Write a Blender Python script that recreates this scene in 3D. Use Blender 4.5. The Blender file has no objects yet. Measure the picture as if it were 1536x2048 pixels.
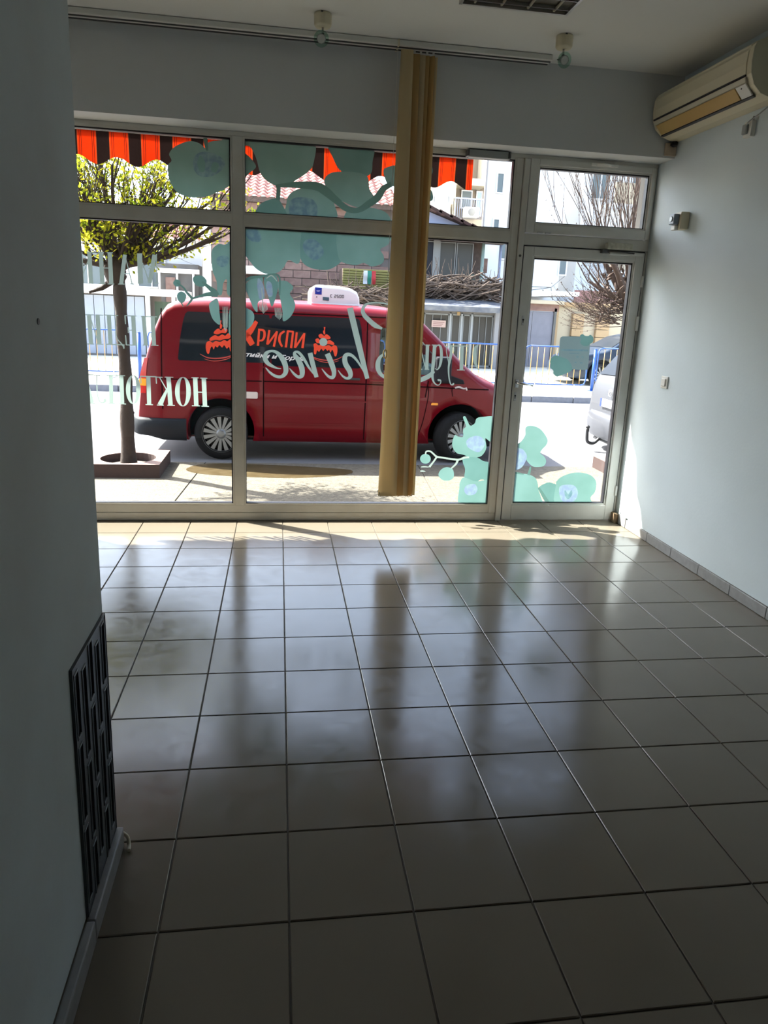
import bpy, bmesh, math, random
from mathutils import Vector, Matrix

random.seed(7)
sc = bpy.context.scene
COL = sc.collection
R = math.radians

# ---------------------------------------------------------------- camera
CAM = Vector((-0.0376, -1.5517, 1.5716))
FPX, PPX, PPY = 1425.2, 768.0, 973.8
ROT = Matrix.Rotation(R(-8.7279), 3, 'Z') @ Matrix.Rotation(R(76.0059), 3, 'X') @ Matrix.Rotation(R(2.5270), 3, 'Z')
cam_data = bpy.data.cameras.new('camera')
cam_data.sensor_fit = 'VERTICAL'
cam_data.sensor_height = 32.0
cam_data.lens = FPX / 2048.0 * 32.0
cam_data.shift_y = -(1024.0 - PPY) / 2048.0
cam_data.clip_start = 0.02
cam_data.clip_end = 500
cam = bpy.data.objects.new('camera', cam_data)
COL.objects.link(cam)
cam.matrix_world = Matrix.Translation(CAM) @ ROT.to_4x4()
sc.camera = cam

# ---------------------------------------------------------------- sky, sun, exposure
SUN_DIR = Vector((0.843, -0.537, -1.07)).normalized()      # the way the light travels
w = bpy.data.worlds.new('sky')
sc.world = w
w.use_nodes = True
wn = w.node_tree
for n in list(wn.nodes):
    wn.nodes.remove(n)
wo = wn.nodes.new('ShaderNodeOutputWorld')
bg = wn.nodes.new('ShaderNodeBackground')
sky = wn.nodes.new('ShaderNodeTexSky')
sky.sky_type = 'NISHITA'
sky.sun_disc = False
sky.sun_elevation = R(47)
sky.sun_rotation = math.atan2(-SUN_DIR.x, -SUN_DIR.y)
sky.air_density = 1.0
sky.dust_density = 2.5
sky.ozone_density = 1.0
hsv = wn.nodes.new('ShaderNodeHueSaturation')
hsv.inputs['Saturation'].default_value = 0.78
wn.links.new(sky.outputs[0], hsv.inputs['Color'])
wn.links.new(hsv.outputs[0], bg.inputs[0])
bg.inputs[1].default_value = 0.80
wn.links.new(bg.outputs[0], wo.inputs[0])

sun_data = bpy.data.lights.new('sun', 'SUN')
sun_data.energy = 24
sun_data.angle = R(0.55)
sun_data.color = (1.0, 0.96, 0.89)
sun = bpy.data.objects.new('sun', sun_data)
COL.objects.link(sun)
sun.rotation_euler = SUN_DIR.to_track_quat('-Z', 'Y').to_euler()
sun.location = (-12, 12, 20)

sc.view_settings.view_transform = 'Standard'
sc.view_settings.look = 'None'
sc.view_settings.gamma = 1
sc.view_settings.use_curve_mapping = False
sc.view_settings.exposure = 0.46
try:
    sc.cycles.use_denoising = True
    sc.cycles.transparent_max_bounces = 24
    sc.cycles.caustics_reflective = False
    sc.cycles.max_bounces = 12
    sc.cycles.diffuse_bounces = 6
except Exception:
    pass

# ---------------------------------------------------------------- helpers
def ray(px, py):
    return ROT @ Vector(((px - PPX) / FPX, -(py - PPY) / FPX, -1.0))

def at(px, py, Y):
    d = ray(px, py)
    return CAM + d * ((Y - CAM.y) / d.y)

class MB:
    def __init__(s):
        s.v = []; s.f = []; s.m = []; s.sm = []
    def add(s, verts, faces, mi=0, smooth=False):
        o = len(s.v)
        s.v += [tuple(p) for p in verts]
        for f in faces:
            s.f.append(tuple(i + o for i in f)); s.m.append(mi); s.sm.append(smooth)
        return s
    def box(s, x0, x1, y0, y1, z0, z1, mi=0):
        v = [(x0,y0,z0),(x1,y0,z0),(x1,y1,z0),(x0,y1,z0),(x0,y0,z1),(x1,y0,z1),(x1,y1,z1),(x0,y1,z1)]
        return s.add(v, [(0,3,2,1),(4,5,6,7),(0,1,5,4),(1,2,6,5),(2,3,7,6),(3,0,4,7)], mi)
    def quad(s, a, b, c, d, mi=0):
        return s.add([a,b,c,d], [(0,1,2,3)], mi)
    def beam(s, a, b, wx, wy, up=(0,0,1), mi=0):
        a = Vector(a); b = Vector(b); d = (b-a).normalized(); u = Vector(up)
        if abs(d.dot(u)) > .98: u = Vector((0,1,0))
        sx = d.cross(u).normalized(); sy = sx.cross(d).normalized()
        v = []
        for p in (a, b):
            for i, j in ((-1,-1),(1,-1),(1,1),(-1,1)):
                v.append(p + sx*i*wx/2 + sy*j*wy/2)
        return s.add(v, [(0,3,2,1),(4,5,6,7),(0,1,5,4),(1,2,6,5),(2,3,7,6),(3,0,4,7)], mi)
    def tube(s, pts, rad, n=8, mi=0, caps=True, smooth=True):
        pts = [Vector(p) for p in pts]
        rs = rad if isinstance(rad, (list, tuple)) else [rad]*len(pts)
        v = []; f = []
        ref = None
        for i, p in enumerate(pts):
            d = (pts[min(i+1, len(pts)-1)] - pts[max(i-1, 0)]).normalized()
            if ref is None:
                ref = d.orthogonal().normalized()
            ref = (ref - d*ref.dot(d))
            if ref.length < 1e-6: ref = d.orthogonal()
            ref.normalize()
            o = d.cross(ref)
            for k in range(n):
                a = 2*math.pi*k/n
                v.append(p + (ref*math.cos(a) + o*math.sin(a))*rs[i])
        for i in range(len(pts)-1):
            for k in range(n):
                f.append((i*n+k, i*n+(k+1)%n, (i+1)*n+(k+1)%n, (i+1)*n+k))
        s.add(v, f, mi, smooth)
        if caps:
            s.add(v[:n], [tuple(range(n))[::-1]], mi); s.add(v[-n:], [tuple(range(n))], mi)
        return s
    def lathe(s, prof, c, axis='Z', n=24, mi=0, smooth=True, caps=True):
        # prof: (radius, height along axis)
        c = Vector(c); v = []; f = []
        for r_, h in prof:
            for k in range(n):
                a = 2*math.pi*k/n
                x, y = r_*math.cos(a), r_*math.sin(a)
                if axis == 'Z': v.append(c + Vector((x, y, h)))
                elif axis == 'Y': v.append(c + Vector((x, h, y)))
                else: v.append(c + Vector((h, x, y)))
        m = len(prof)
        for i in range(m-1):
            for k in range(n):
                f.append((i*n+k, i*n+(k+1)%n, (i+1)*n+(k+1)%n, (i+1)*n+k))
        s.add(v, f, mi, smooth)
        if caps: s.add(v[:n], [tuple(range(n))], mi); s.add(v[-n:], [tuple(range(n))], mi)
        return s
    def prism(s, poly, a0, a1, axis='Y', mi=0):
        # poly in the two other axes; X -> (y,z), Y -> (x,z), Z -> (x,y)
        def P(p, h):
            if axis == 'Y': return (p[0], h, p[1])
            if axis == 'X': return (h, p[0], p[1])
            return (p[0], p[1], h)
        n = len(poly)
        v = [P(p, a0) for p in poly] + [P(p, a1) for p in poly]
        f = [tuple(range(n)), tuple(range(n, 2*n))[::-1]] + [(i, i+n, (i+1)%n+n, (i+1)%n) for i in range(n)]
        return s.add(v, f, mi)
    def build(s, name, mats, parent=None, bevel=0, fix=True):
        me = bpy.data.meshes.new(name)
        me.from_pydata(s.v, [], s.f)
        if not isinstance(mats, (list, tuple)): mats = [mats]
        for m_ in mats: me.materials.append(m_)
        me.polygons.foreach_set('material_index', s.m)
        me.polygons.foreach_set('use_smooth', s.sm)
        me.update()
        if fix:
            bm = bmesh.new(); bm.from_mesh(me)
            bmesh.ops.remove_doubles(bm, verts=bm.verts, dist=1e-6)
            bmesh.ops.recalc_face_normals(bm, faces=bm.faces)
            bm.to_mesh(me); bm.free()
        o = bpy.data.objects.new(name, me)
        COL.objects.link(o)
        if parent is not None: o.parent = parent
        if bevel:
            b = o.modifiers.new('bevel', 'BEVEL'); b.width = bevel; b.segments = 2; b.limit_method = 'ANGLE'; b.angle_limit = R(40)
        return o

def tag(o, label=None, cat=None, group=None, kind=None):
    if label: o['label'] = label
    if cat: o['category'] = cat
    if group: o['group'] = group
    if kind: o['kind'] = kind
    return o

def empty(name, loc=(0,0,0), rz=0):
    o = bpy.data.objects.new(name, None)
    o.empty_display_size = 0.1
    COL.objects.link(o); o.location = loc; o.rotation_euler.z = rz
    return o

def inst(src, name, loc, parent=None, rot=None, scale=None):
    o = bpy.data.objects.new(name, src.data if hasattr(src, 'data') else src)
    COL.objects.link(o); o.location = loc
    if rot: o.rotation_euler = rot
    if scale: o.scale = scale
    if parent is not None: o.parent = parent
    return o

def baked(o):
    dg = bpy.context.evaluated_depsgraph_get()
    me = bpy.data.meshes.new_from_object(o.evaluated_get(dg))
    o.modifiers.clear()
    o.data = me
    return o

def smooth_closed(pts, sub=5):
    n = len(pts); out = []
    for i in range(n):
        p0, p1, p2, p3 = pts[i-1], pts[i], pts[(i+1)%n], pts[(i+2)%n]
        for k in range(sub):
            t = k/sub
            out.append(tuple(0.5*((2*p1[j]) + (-p0[j]+p2[j])*t + (2*p0[j]-5*p1[j]+4*p2[j]-p3[j])*t*t + (-p0[j]+3*p1[j]-3*p2[j]+p3[j])*t**3) for j in range(2)))
    return out

def smooth_open(pts, sub=6):
    pts = [pts[0]] + list(pts) + [pts[-1]]; out = []
    d = len(pts[0])
    for i in range(1, len(pts)-2):
        p0, p1, p2, p3 = pts[i-1], pts[i], pts[i+1], pts[i+2]
        for k in range(sub):
            t = k/sub
            out.append(tuple(0.5*((2*p1[j]) + (-p0[j]+p2[j])*t + (2*p0[j]-5*p1[j]+4*p2[j]-p3[j])*t*t + (-p0[j]+3*p1[j]-3*p2[j]+p3[j])*t**3) for j in range(d)))
    out.append(tuple(pts[-1]))
    return out

# ---------------------------------------------------------------- materials
MATS = {}
def mat(name, col, rough=0.6, metal=0.0, noise=None, bump=None, spec=0.5, coat=0.0, trans=0.0):
    """noise = (scale, other colour, amount); bump = (scale, strength)"""
    m = bpy.data.materials.new(name); m.use_nodes = True
    nt = m.node_tree; b = nt.nodes['Principled BSDF']
    b.inputs['Base Color'].default_value = (*col, 1)
    b.inputs['Roughness'].default_value = rough
    b.inputs['Metallic'].default_value = metal
    b.inputs['Specular IOR Level'].default_value = spec
    if coat: b.inputs['Coat Weight'].default_value = coat; b.inputs['Coat Roughness'].default_value = 0.04
    tc = nt.nodes.new('ShaderNodeTexCoord')
    if noise:
        nz = nt.nodes.new('ShaderNodeTexNoise'); nz.inputs['Scale'].default_value = noise[0]; nz.inputs['Detail'].default_value = 5
        nt.links.new(tc.outputs['Object'], nz.inputs['Vector'])
        rp = nt.nodes.new('ShaderNodeMapRange'); rp.inputs[1].default_value = .35; rp.inputs[2].default_value = .7
        rp.inputs[3].default_value = 0; rp.inputs[4].default_value = noise[2]
        nt.links.new(nz.outputs[0], rp.inputs[0])
        mx = nt.nodes.new('ShaderNodeMix'); mx.data_type = 'RGBA'
        mx.inputs[6].default_value = (*col, 1); mx.inputs[7].default_value = (*noise[1], 1)
        nt.links.new(rp.outputs[0], mx.inputs[0]); nt.links.new(mx.outputs[2], b.inputs['Base Color'])
    if bump:
        n2 = nt.nodes.new('ShaderNodeTexNoise'); n2.inputs['Scale'].default_value = bump[0]; n2.inputs['Detail'].default_value = 4
        nt.links.new(tc.outputs['Object'], n2.inputs['Vector'])
        bp = nt.nodes.new('ShaderNodeBump'); bp.inputs['Strength'].default_value = bump[1]; bp.inputs['Distance'].default_value = 0.01
        nt.links.new(n2.outputs[0], bp.inputs['Height']); nt.links.new(bp.outputs[0], b.inputs['Normal'])
    MATS[name] = m
    return m

def glass_mat(name, tint=(.97,.985,.98), refl=1.0):
    m = bpy.data.materials.new(name); m.use_nodes = True; nt = m.node_tree
    for n in list(nt.nodes): nt.nodes.remove(n)
    o = nt.nodes.new('ShaderNodeOutputMaterial'); mx = nt.nodes.new('ShaderNodeMixShader')
    t = nt.nodes.new('ShaderNodeBsdfTransparent'); t.inputs[0].default_value = (*tint, 1)
    g = nt.nodes.new('ShaderNodeBsdfGlossy'); g.inputs['Roughness'].default_value = 0.0
    fr = nt.nodes.new('ShaderNodeFresnel'); fr.inputs[0].default_value = 1.45
    mu = nt.nodes.new('ShaderNodeMath'); mu.operation = 'MULTIPLY'; mu.inputs[1].default_value = refl
    geo = nt.nodes.new('ShaderNodeNewGeometry'); inv = nt.nodes.new('ShaderNodeMath'); inv.operation = 'SUBTRACT'; inv.inputs[0].default_value = 1
    mu2 = nt.nodes.new('ShaderNodeMath'); mu2.operation = 'MULTIPLY'
    nt.links.new(geo.outputs['Backfacing'], inv.inputs[1])
    nt.links.new(fr.outputs[0], mu.inputs[0]); nt.links.new(mu.outputs[0], mu2.inputs[0]); nt.links.new(inv.outputs[0], mu2.inputs[1])
    nt.links.new(mu2.outputs[0], mx.inputs[0]); nt.links.new(t.outputs[0], mx.inputs[1]); nt.links.new(g.outputs[0], mx.inputs[2])
    nt.links.new(mx.outputs[0], o.inputs[0])
    return m

def film_mat(name, col, tl=0.7, noise=None):
    m = bpy.data.materials.new(name); m.use_nodes = True; nt = m.node_tree
    for n in list(nt.nodes): nt.nodes.remove(n)
    o = nt.nodes.new('ShaderNodeOutputMaterial'); mx = nt.nodes.new('ShaderNodeMixShader'); mx.inputs[0].default_value = tl
    d = nt.nodes.new('ShaderNodeBsdfDiffuse'); t = nt.nodes.new('ShaderNodeBsdfTranslucent')
    if noise:
        tc = nt.nodes.new('ShaderNodeTexCoord'); nz = nt.nodes.new('ShaderNodeTexNoise'); nz.inputs['Scale'].default_value = noise[0]
        nt.links.new(tc.outputs['Object'], nz.inputs['Vector'])
        cr = nt.nodes.new('ShaderNodeValToRGB'); cr.color_ramp.elements[0].position = .4; cr.color_ramp.elements[1].position = .65
        cr.color_ramp.elements[0].color = (*col, 1); cr.color_ramp.elements[1].color = (*noise[1], 1)
        nt.links.new(nz.outputs[0], cr.inputs[0]); nt.links.new(cr.outputs[0], d.inputs[0]); nt.links.new(cr.outputs[0], t.inputs[0])
    else:
        d.inputs[0].default_value = (*col, 1); t.inputs[0].default_value = (*col, 1)
    nt.links.new(d.outputs[0], mx.inputs[1]); nt.links.new(t.outputs[0], mx.inputs[2]); nt.links.new(mx.outputs[0], o.inputs[0])
    return m

M = dict(
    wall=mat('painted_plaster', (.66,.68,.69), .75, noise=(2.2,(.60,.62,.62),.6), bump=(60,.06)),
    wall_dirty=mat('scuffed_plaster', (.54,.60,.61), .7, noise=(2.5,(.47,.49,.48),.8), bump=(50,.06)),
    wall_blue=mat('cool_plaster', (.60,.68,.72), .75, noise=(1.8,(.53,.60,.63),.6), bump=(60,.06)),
    ceil=mat('ceiling_paint', (.66,.66,.64), .85, bump=(40,.04)),
    facade=mat('facade_render', (.28,.27,.25), .9),
    tile=None,
    grout=mat('grout', (.12,.105,.085), .8),
    skirt=mat('skirting_tile', (.27,.27,.27), .35, noise=(25,(.20,.20,.20),.7)),
    alu=mat('white_frame', (.62,.61,.56), .45, noise=(9,(.54,.52,.46),.6)),
    alu2=mat('white_sash', (.66,.66,.62), .42, noise=(7,(.56,.55,.50),.6)),
    rubber=mat('rubber', (.012,.012,.016), .5),
    glass=glass_mat('window_glass'),
    metal=mat('brushed_metal', (.55,.55,.55), .3, metal=.9),
    chrome=mat('chrome', (.75,.75,.76), .15, metal=1),
    dark_metal=mat('dark_metal', (.10,.10,.10), .45, metal=.6),
    grey_plastic=mat('grey_plastic', (.28,.30,.30), .5),
    white_plastic=mat('white_plastic', (.72,.72,.68), .4),
    yellow_plastic=mat('aged_plastic', (.66,.60,.44), .4),
    amber=mat('yellowed_flap', (.50,.34,.12), .35),
    black=mat('black_plastic', (.02,.02,.022), .45),
    wood=mat('raw_wood', (.60,.49,.37), .8, noise=(30,(.50,.39,.28),.6)),
    brass=mat('brass', (.55,.40,.16), .35, metal=.8),
    slate=mat('slate_panel', (.045,.055,.058), .38, noise=(20,(.03,.035,.04),.5)),
    slate_dark=mat('slate_recess', (.008,.009,.010), .6),
)
# ================================================================ THE ROOM
T3 = 1/3.0
XR, XL, YW, YH, ZC = 2.645, -2.30, 3.631, 3.42, 3.17
YB = -4.0
ZG = -0.33            # street level outside
LWX, LWY = -0.505, 0.32

# glossy beige tile
def tile_material():
    m = bpy.data.materials.new('floor_tile'); m.use_nodes = True; nt = m.node_tree; b = nt.nodes['Principled BSDF']
    tc = nt.nodes.new('ShaderNodeTexCoord'); geo = nt.nodes.new('ShaderNodeNewGeometry')
    n1 = nt.nodes.new('ShaderNodeTexNoise'); n1.inputs['Scale'].default_value = 3.0; n1.inputs['Detail'].default_value = 6
    nt.links.new(geo.outputs['Position'], n1.inputs['Vector'])
    oi = nt.nodes.new('ShaderNodeObjectInfo')
    mx = nt.nodes.new('ShaderNodeMix'); mx.data_type = 'RGBA'; mx.inputs[6].default_value = (.175,.152,.117,1); mx.inputs[7].default_value = (.145,.123,.093,1)
    ad = nt.nodes.new('ShaderNodeMath'); ad.operation = 'MULTIPLY_ADD'; ad.inputs[1].default_value = .35; ad.inputs[2].default_value = 0
    nt.links.new(oi.outputs['Random'], ad.inputs[0])
    ad2 = nt.nodes.new('ShaderNodeMath'); ad2.operation = 'MULTIPLY_ADD'; ad2.inputs[1].default_value = .6
    nt.links.new(n1.outputs[0], ad2.inputs[0]); nt.links.new(ad.outputs[0], ad2.inputs[2])
    nt.links.new(ad2.outputs[0], mx.inputs[0]); nt.links.new(mx.outputs[2], b.inputs['Base Color'])
    # scuffs make the gloss uneven
    n2 = nt.nodes.new('ShaderNodeTexNoise'); n2.inputs['Scale'].default_value = 9; n2.inputs['Detail'].default_value = 8; n2.inputs['Roughness'].default_value = .7; n2.inputs['Distortion'].default_value = 1.2
    nt.links.new(geo.outputs['Position'], n2.inputs['Vector'])
    mr = nt.nodes.new('ShaderNodeMapRange'); mr.inputs[1].default_value = .3; mr.inputs[2].default_value = .75; mr.inputs[3].default_value = .11; mr.inputs[4].default_value = .24
    nt.links.new(n2.outputs[0], mr.inputs[0]); nt.links.new(mr.outputs[0], b.inputs['Roughness'])
    b.inputs['Specular IOR Level'].default_value = .42
    n3 = nt.nodes.new('ShaderNodeTexNoise'); n3.inputs['Scale'].default_value = 5
    nt.links.new(geo.outputs['Position'], n3.inputs['Vector'])
    bp = nt.nodes.new('ShaderNodeBump'); bp.inputs['Strength'].default_value = .05; bp.inputs['Distance'].default_value = .01
    nt.links.new(n3.outputs[0], bp.inputs['Height']); nt.links.new(bp.outputs[0], b.inputs['Normal'])
    return m
M['tile'] = tile_material()

floor = MB().box(XL-.1, XR+.1, YB, YW+.10, -.12, -.006).build('floor', M['grout'])
tag(floor, kind='structure')
tile_meshes = {}
def tile_mesh(wx, wy):
    k = (round(wx, 3), round(wy, 3))
    if k not in tile_meshes:
        g, h, c = .0022, .0, .0022
        x0, x1, y0, y1 = g, wx-g, g, wy-g
        v = [(x0,y0,-.006),(x1,y0,-.006),(x1,y1,-.006),(x0,y1,-.006),
             (x0,y0,-c),(x1,y0,-c),(x1,y1,-c),(x0,y1,-c),
             (x0+c,y0+c,h),(x1-c,y0+c,h),(x1-c,y1-c,h),(x0+c,y1-c,h)]
        f = []
        for a in (0, 4):
            f += [(a+i, a+(i+1)%4, a+4+(i+1)%4, a+4+i) for i in range(4)]
        f.append((8,9,10,11))
        me = bpy.data.meshes.new('tile'); me.from_pydata(v, [], f); me.materials.append(M['tile']); me.update()
        tile_meshes[k] = me
    return tile_meshes[k]
for i in range(-7, 8):
    for j in range(-5, 11):
        x0, x1 = i*T3, (i+1)*T3; y0, y1 = j*T3, (j+1)*T3
        x0, x1, y1 = max(x0, XL), min(x1, XR), min(y1, YW+.02)
        if y0 < LWY-.01:
            if x1 <= LWX+.01: continue
            x0 = max(x0, LWX)
        if x1-x0 < .02 or y1-y0 < .02: continue
        t = bpy.data.objects.new('tile', tile_mesh(x1-x0, y1-y0)); COL.objects.link(t)
        t.location = (x0, y0, 0); t.parent = floor

ceiling = MB().box(XL-.1, XR+.1, YB, YW+.3, ZC, ZC+.12).build('ceiling', M['ceil']); tag(ceiling, kind='structure')
wall_right = MB().box(XR, XR+.25, YB, YW+.17, ZG, ZC).build('wall_right', M['wall_blue']); tag(wall_right, kind='structure')
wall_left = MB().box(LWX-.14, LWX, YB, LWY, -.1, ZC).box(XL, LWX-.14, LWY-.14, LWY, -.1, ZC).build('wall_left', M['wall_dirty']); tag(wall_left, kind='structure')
wall_far = MB().box(XL-.2, XL, LWY-.14, YW+.17, ZG, ZC).build('wall_outer', M['wall']); tag(wall_far, kind='structure')
wall_back = MB().box(LWX-.14, XR+.25, YB-.15, YB, -.1, ZC).build('wall_back', M['wall']); tag(wall_back, kind='structure')
ZH = 2.66
wf = MB().box(XL, XR, YH, YW+.17, ZH, ZC).build('wall_front', M['wall']); tag(wf, kind='structure')
# the shop front outside: header, piers, plinth
fac = MB().box(XL-2.5, XR+3, YW+.17, YW+.25, 2.80, 4.4).box(XR, XR+3, YW+.17, YW+.25, ZG, 2.80).box(XL-2.5, XL, YW+.17, YW+.25, ZG, 2.80)\
          .box(XL, XR, YW-.02, YW+.16, ZG, -.12).build('wall_outside', M['facade']); tag(fac, kind='structure')
MB().box(XL-2.5, XR+1.5, YW+.25, 4.80, 3.42, 3.60).build('balcony_slab', M['facade'], fac)  # unseen slab, added to block sun coming in past the awning's right end

# skirting along the right wall: tiles of a third of a metre
bb = MB().box(XR-.004, XR, -1.6, 3.56, 0, .068).build('baseboard_right', M['grout']); tag(bb, kind='structure')
def skirt_tile(parent, x0, x1, y0, y1, h=.068):
    m = MB().box(x0, x1, y0+.0012, y1-.0012, .001, h)
    o = m.build('skirting_tile', M['skirt'], parent, bevel=.004); return o
y = 3.42
skirt_tile(bb, XR-.016, XR-.004, 3.42, 3.54, .085)
while y > -1.5:
    skirt_tile(bb, XR-.014, XR-.004, y-T3, y); y -= T3
jb = MB().box(XR-.035, XR-.012, 3.548, 3.628, 0, .075).build('trim_1', mat('brown_trim', (.26,.18,.11), .6), bevel=.002); tag(jb, kind='structure')
bl = MB().box(LWX, LWX+.004, -1.6, LWY, 0, .062).build('baseboard_left', M['grout']); tag(bl, kind='structure')
y = LWY
while y > -1.4:
    skirt_tile(bl, LWX+.004, LWX+.026, y-T3, y, .066); y -= T3

# ---------------------------------------------------------------- shop window
FD0, FD1 = YW, YW+.07           # frame depth
YG = 3.668                       # glass plane
def fbox(mb, x0, x1, z0, z1, d0=FD0, d1=FD1): return mb.box(x0, x1, d0, d1, z0, z1)
XWL = XL
win = MB(); fbox(win, XWL, 1.645, .002, .060); win = win.build('window_1', M['alu'], bevel=.004); tag(win, kind='structure')
def member(name, x0, x1, z0, z1, parent=win, m=M['alu'], d0=FD0, d1=FD1, bevel=.004):
    o = fbox(MB(), x0, x1, z0, z1, d0, d1).build(name, m, parent, bevel=bevel); return o
member('bottom_rail', XWL, 1.60, .060, .118, d0=FD0+.006)
member('top_rail', XWL, 2.645, 2.632, 2.660)
member('mullion', -.352, -.282, .118, 2.632)
member('mullion', 1.592, 1.645, .060, 2.632)
member('mullion', 1.648, 1.690, .0, 2.632, d0=FD0-.012, d1=FD1)        # the door post, slightly proud
member('stile', XWL, XWL+.06, .06, 2.632)
member('transom_bar', XWL+.06, -.352, 2.082, 2.152)
member('transom_bar', -.282, 1.592, 2.082, 2.152)
member('transom_bar', 1.690, 2.645, 2.062, 2.140)
member('stile', 2.625, 2.645, 0, 2.062)
member('stile', 2.632, 2.645, 2.14, 2.632)
def pane(parent, x0, x1, z0, z1, bead=M['alu'], y=YG):
    # glazing bead, black gasket widened top and right as drawn-in reveal shade, glass
    b = .012
    mb = MB()
    for (a, c, e, f) in ((x0-b, x0, z0-b, z1+b), (x1, x1+b, z0-b, z1+b), (x0, x1, z0-b, z0), (x0, x1, z1, z1+b)):
        mb.box(a, c, FD0+.004, FD0+.045, e, f)
    mb.build('glazing_bead', bead, parent, bevel=.002)
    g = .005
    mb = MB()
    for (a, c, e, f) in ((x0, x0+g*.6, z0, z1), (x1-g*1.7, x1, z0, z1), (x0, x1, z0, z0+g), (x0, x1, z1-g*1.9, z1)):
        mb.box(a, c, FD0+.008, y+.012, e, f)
    mb.build('gasket_and_shade', M['rubber'], parent)
    p = MB().box(x0, x1, y, y+.006, z0, z1).build('pane', M['glass'], parent)
    return p
PANES = {'A': (XWL+.07, -.364, 2.164, 2.620), 'B': (-.270, 1.581, 2.164, 2.620), 'C': (XWL+.07, -.364, .130, 2.072), 'D': (-.270, 1.581, .130, 2.072)}
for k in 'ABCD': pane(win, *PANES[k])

# tilting fanlight above the door
w2 = MB()
for (a, b, c, d) in ((1.693,1.755,2.146,2.632),(2.600,2.630,2.146,2.632),(1.755,2.600,2.146,2.205),(1.755,2.600,2.594,2.632)): w2.box(a, b, FD0-.012, FD1-.01, c, d)
w2 = w2.build('window_2', M['alu2'], bevel=.004); tag(w2, kind='structure')
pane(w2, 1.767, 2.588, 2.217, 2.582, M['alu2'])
PANES['E'] = (1.767, 2.588, 2.217, 2.582)
c = at(1205, 325, FD0-.02)
h = MB().box(2.13, 2.33, FD0-.030, FD0-.012, 2.612, 2.632).tube([(2.17,FD0-.03,2.622),(2.20,FD0-.055,2.622),(2.24,FD0-.058,2.620),(2.27,FD0-.03,2.62)], .008)
h.build('tilt_handle', M['white_plastic'], w2, bevel=.003)
for x in (1.78, 1.84): MB().box(x, x+.04, FD0-.022, FD0-.008, 2.142, 2.154).build('hinge', M['metal'], w2, bevel=.002)

# ---------------------------------------------------------------- glazed door
dr = MB()
DX0, DX1, DZ0, DZ1 = 1.697, 2.622, .008, 2.052
dgx0, dgx1, dgz0, dgz1 = 1.783, 2.540, .140, 1.978
for (a, b, c, d) in ((DX0, dgx0-.012, DZ0, DZ1), (dgx1+.012, DX1, DZ0, DZ1), (dgx0-.012, dgx1+.012, DZ0, dgz0-.012), (dgx0-.012, dgx1+.012, dgz1+.012, DZ1)):
    dr.box(a, b, FD0-.006, FD1-.01, c, d)
door = dr.build('door_1', M['alu2'], bevel=.004); tag(door, kind='structure')
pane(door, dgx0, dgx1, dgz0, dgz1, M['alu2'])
PANES['F'] = (dgx0, dgx1, dgz0, dgz1)
sl = MB().box(DX0-.004, DX0+.0, FD0-.005, FD1-.012, DZ0, DZ1).box(DX1, DX1+.003, FD0-.005, FD1-.012, DZ0, DZ1).box(DX0, DX1, FD0-.004, FD1-.012, DZ1, DZ1+.008)
sl.build('seal', M['rubber'], door)
# key escutcheons and lever handle
def keyhole(px, py):
    p = at(px, py, FD0-.008)
    mb = MB(); mb.box(p.x-.010, p.x+.010, FD0-.010, FD0-.005, p.z-.034, p.z+.034)
    o = mb.build('key_plate', M['metal'], door, bevel=.003)
    MB().lathe([(.0065,0),(.0065,-.004)], (p.x, FD0-.009, p.z+.006), 'Y', 12).box(p.x-.0025, p.x+.0025, FD0-.013, FD0-.009, p.z-.016, p.z).build('keyhole', M['black'], o)
keyhole(1046, 641); keyhole(1030, 793)
p = at(1033, 768, FD0-.008)
hd = MB().box(p.x-.014, p.x+.014, FD0-.014, FD0-.005, p.z-.030, p.z+.036)
hd.build('handle_plate', M['chrome'], door, bevel=.004)
MB().tube([(p.x, FD0-.01, p.z+.01), (p.x, FD0-.045, p.z+.01), (p.x+.02, FD0-.055, p.z+.009), (p.x+.115, FD0-.052, p.z-.006)], [.009,.009,.009,.007], 10).build('lever_handle', M['chrome'], door)
for px, py in ((1299, 640),):
    q = at(px-2, py+8, FD0-.01)
    MB().box(2.612, 2.634, FD0-.022, FD0-.002, q.z-.055, q.z+.05).build('hinge', M['white_plastic'], door, bevel=.004)
for q in (.25, 1.85): MB().box(2.614, 2.632, FD0-.02, FD0-.002, q-.04, q+.04).build('hinge', M['white_plastic'], door, bevel=.004)
# door closer with its slide arm
cl = MB().box(2.30, 2.50, FD0-.055, FD0-.012, 2.062, 2.108)
cl = cl.build('door_closer', mat('scratched_cream', (.55,.54,.44), .4, noise=(40,(.25,.22,.16),.5)), door, bevel=.008)
MB().box(2.27, 2.32, FD0-.05, FD0-.012, 2.035, 2.058).tube([(2.31,FD0-.045,2.05),(2.52,FD0-.04,2.042)], .006).build('closer_arm', M['dark_metal'], door)
MB().box(2.34, 2.60, FD0-.026, FD0-.008, 2.026, 2.044).build('closer_track', M['white_plastic'], door, bevel=.003)
# little bolt holes on the post
MB().lathe([(.009,0),(.009,-.004)], (1.668, FD0-.012, 1.985), 'Y', 12).build('bolt', M['dark_metal'], win)

# gearbox of the shutter on the top rail
gb = MB().box(1.235, 1.515, FD0-.055, FD0-.002, 2.640, 2.705)
gb = gb.build('shutter_gearbox', M['grey_plastic'], bevel=.006)
# sits below the header reveal: keep its top under the ceiling of the reveal
for v in gb.data.vertices:
    v.co.z = 2.605 + (v.co.z-2.640)*.75
for a, b in ((1.222, 1.236), (1.514, 1.530)): MB().box(a, b, FD0-.06, FD0-.002, 2.608, 2.652).build('end_cap', M['dark_metal'], gb, bevel=.004)
tag(gb, 'dark grey oblong metal box with end caps on the window head right of the blind', 'box')

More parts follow.
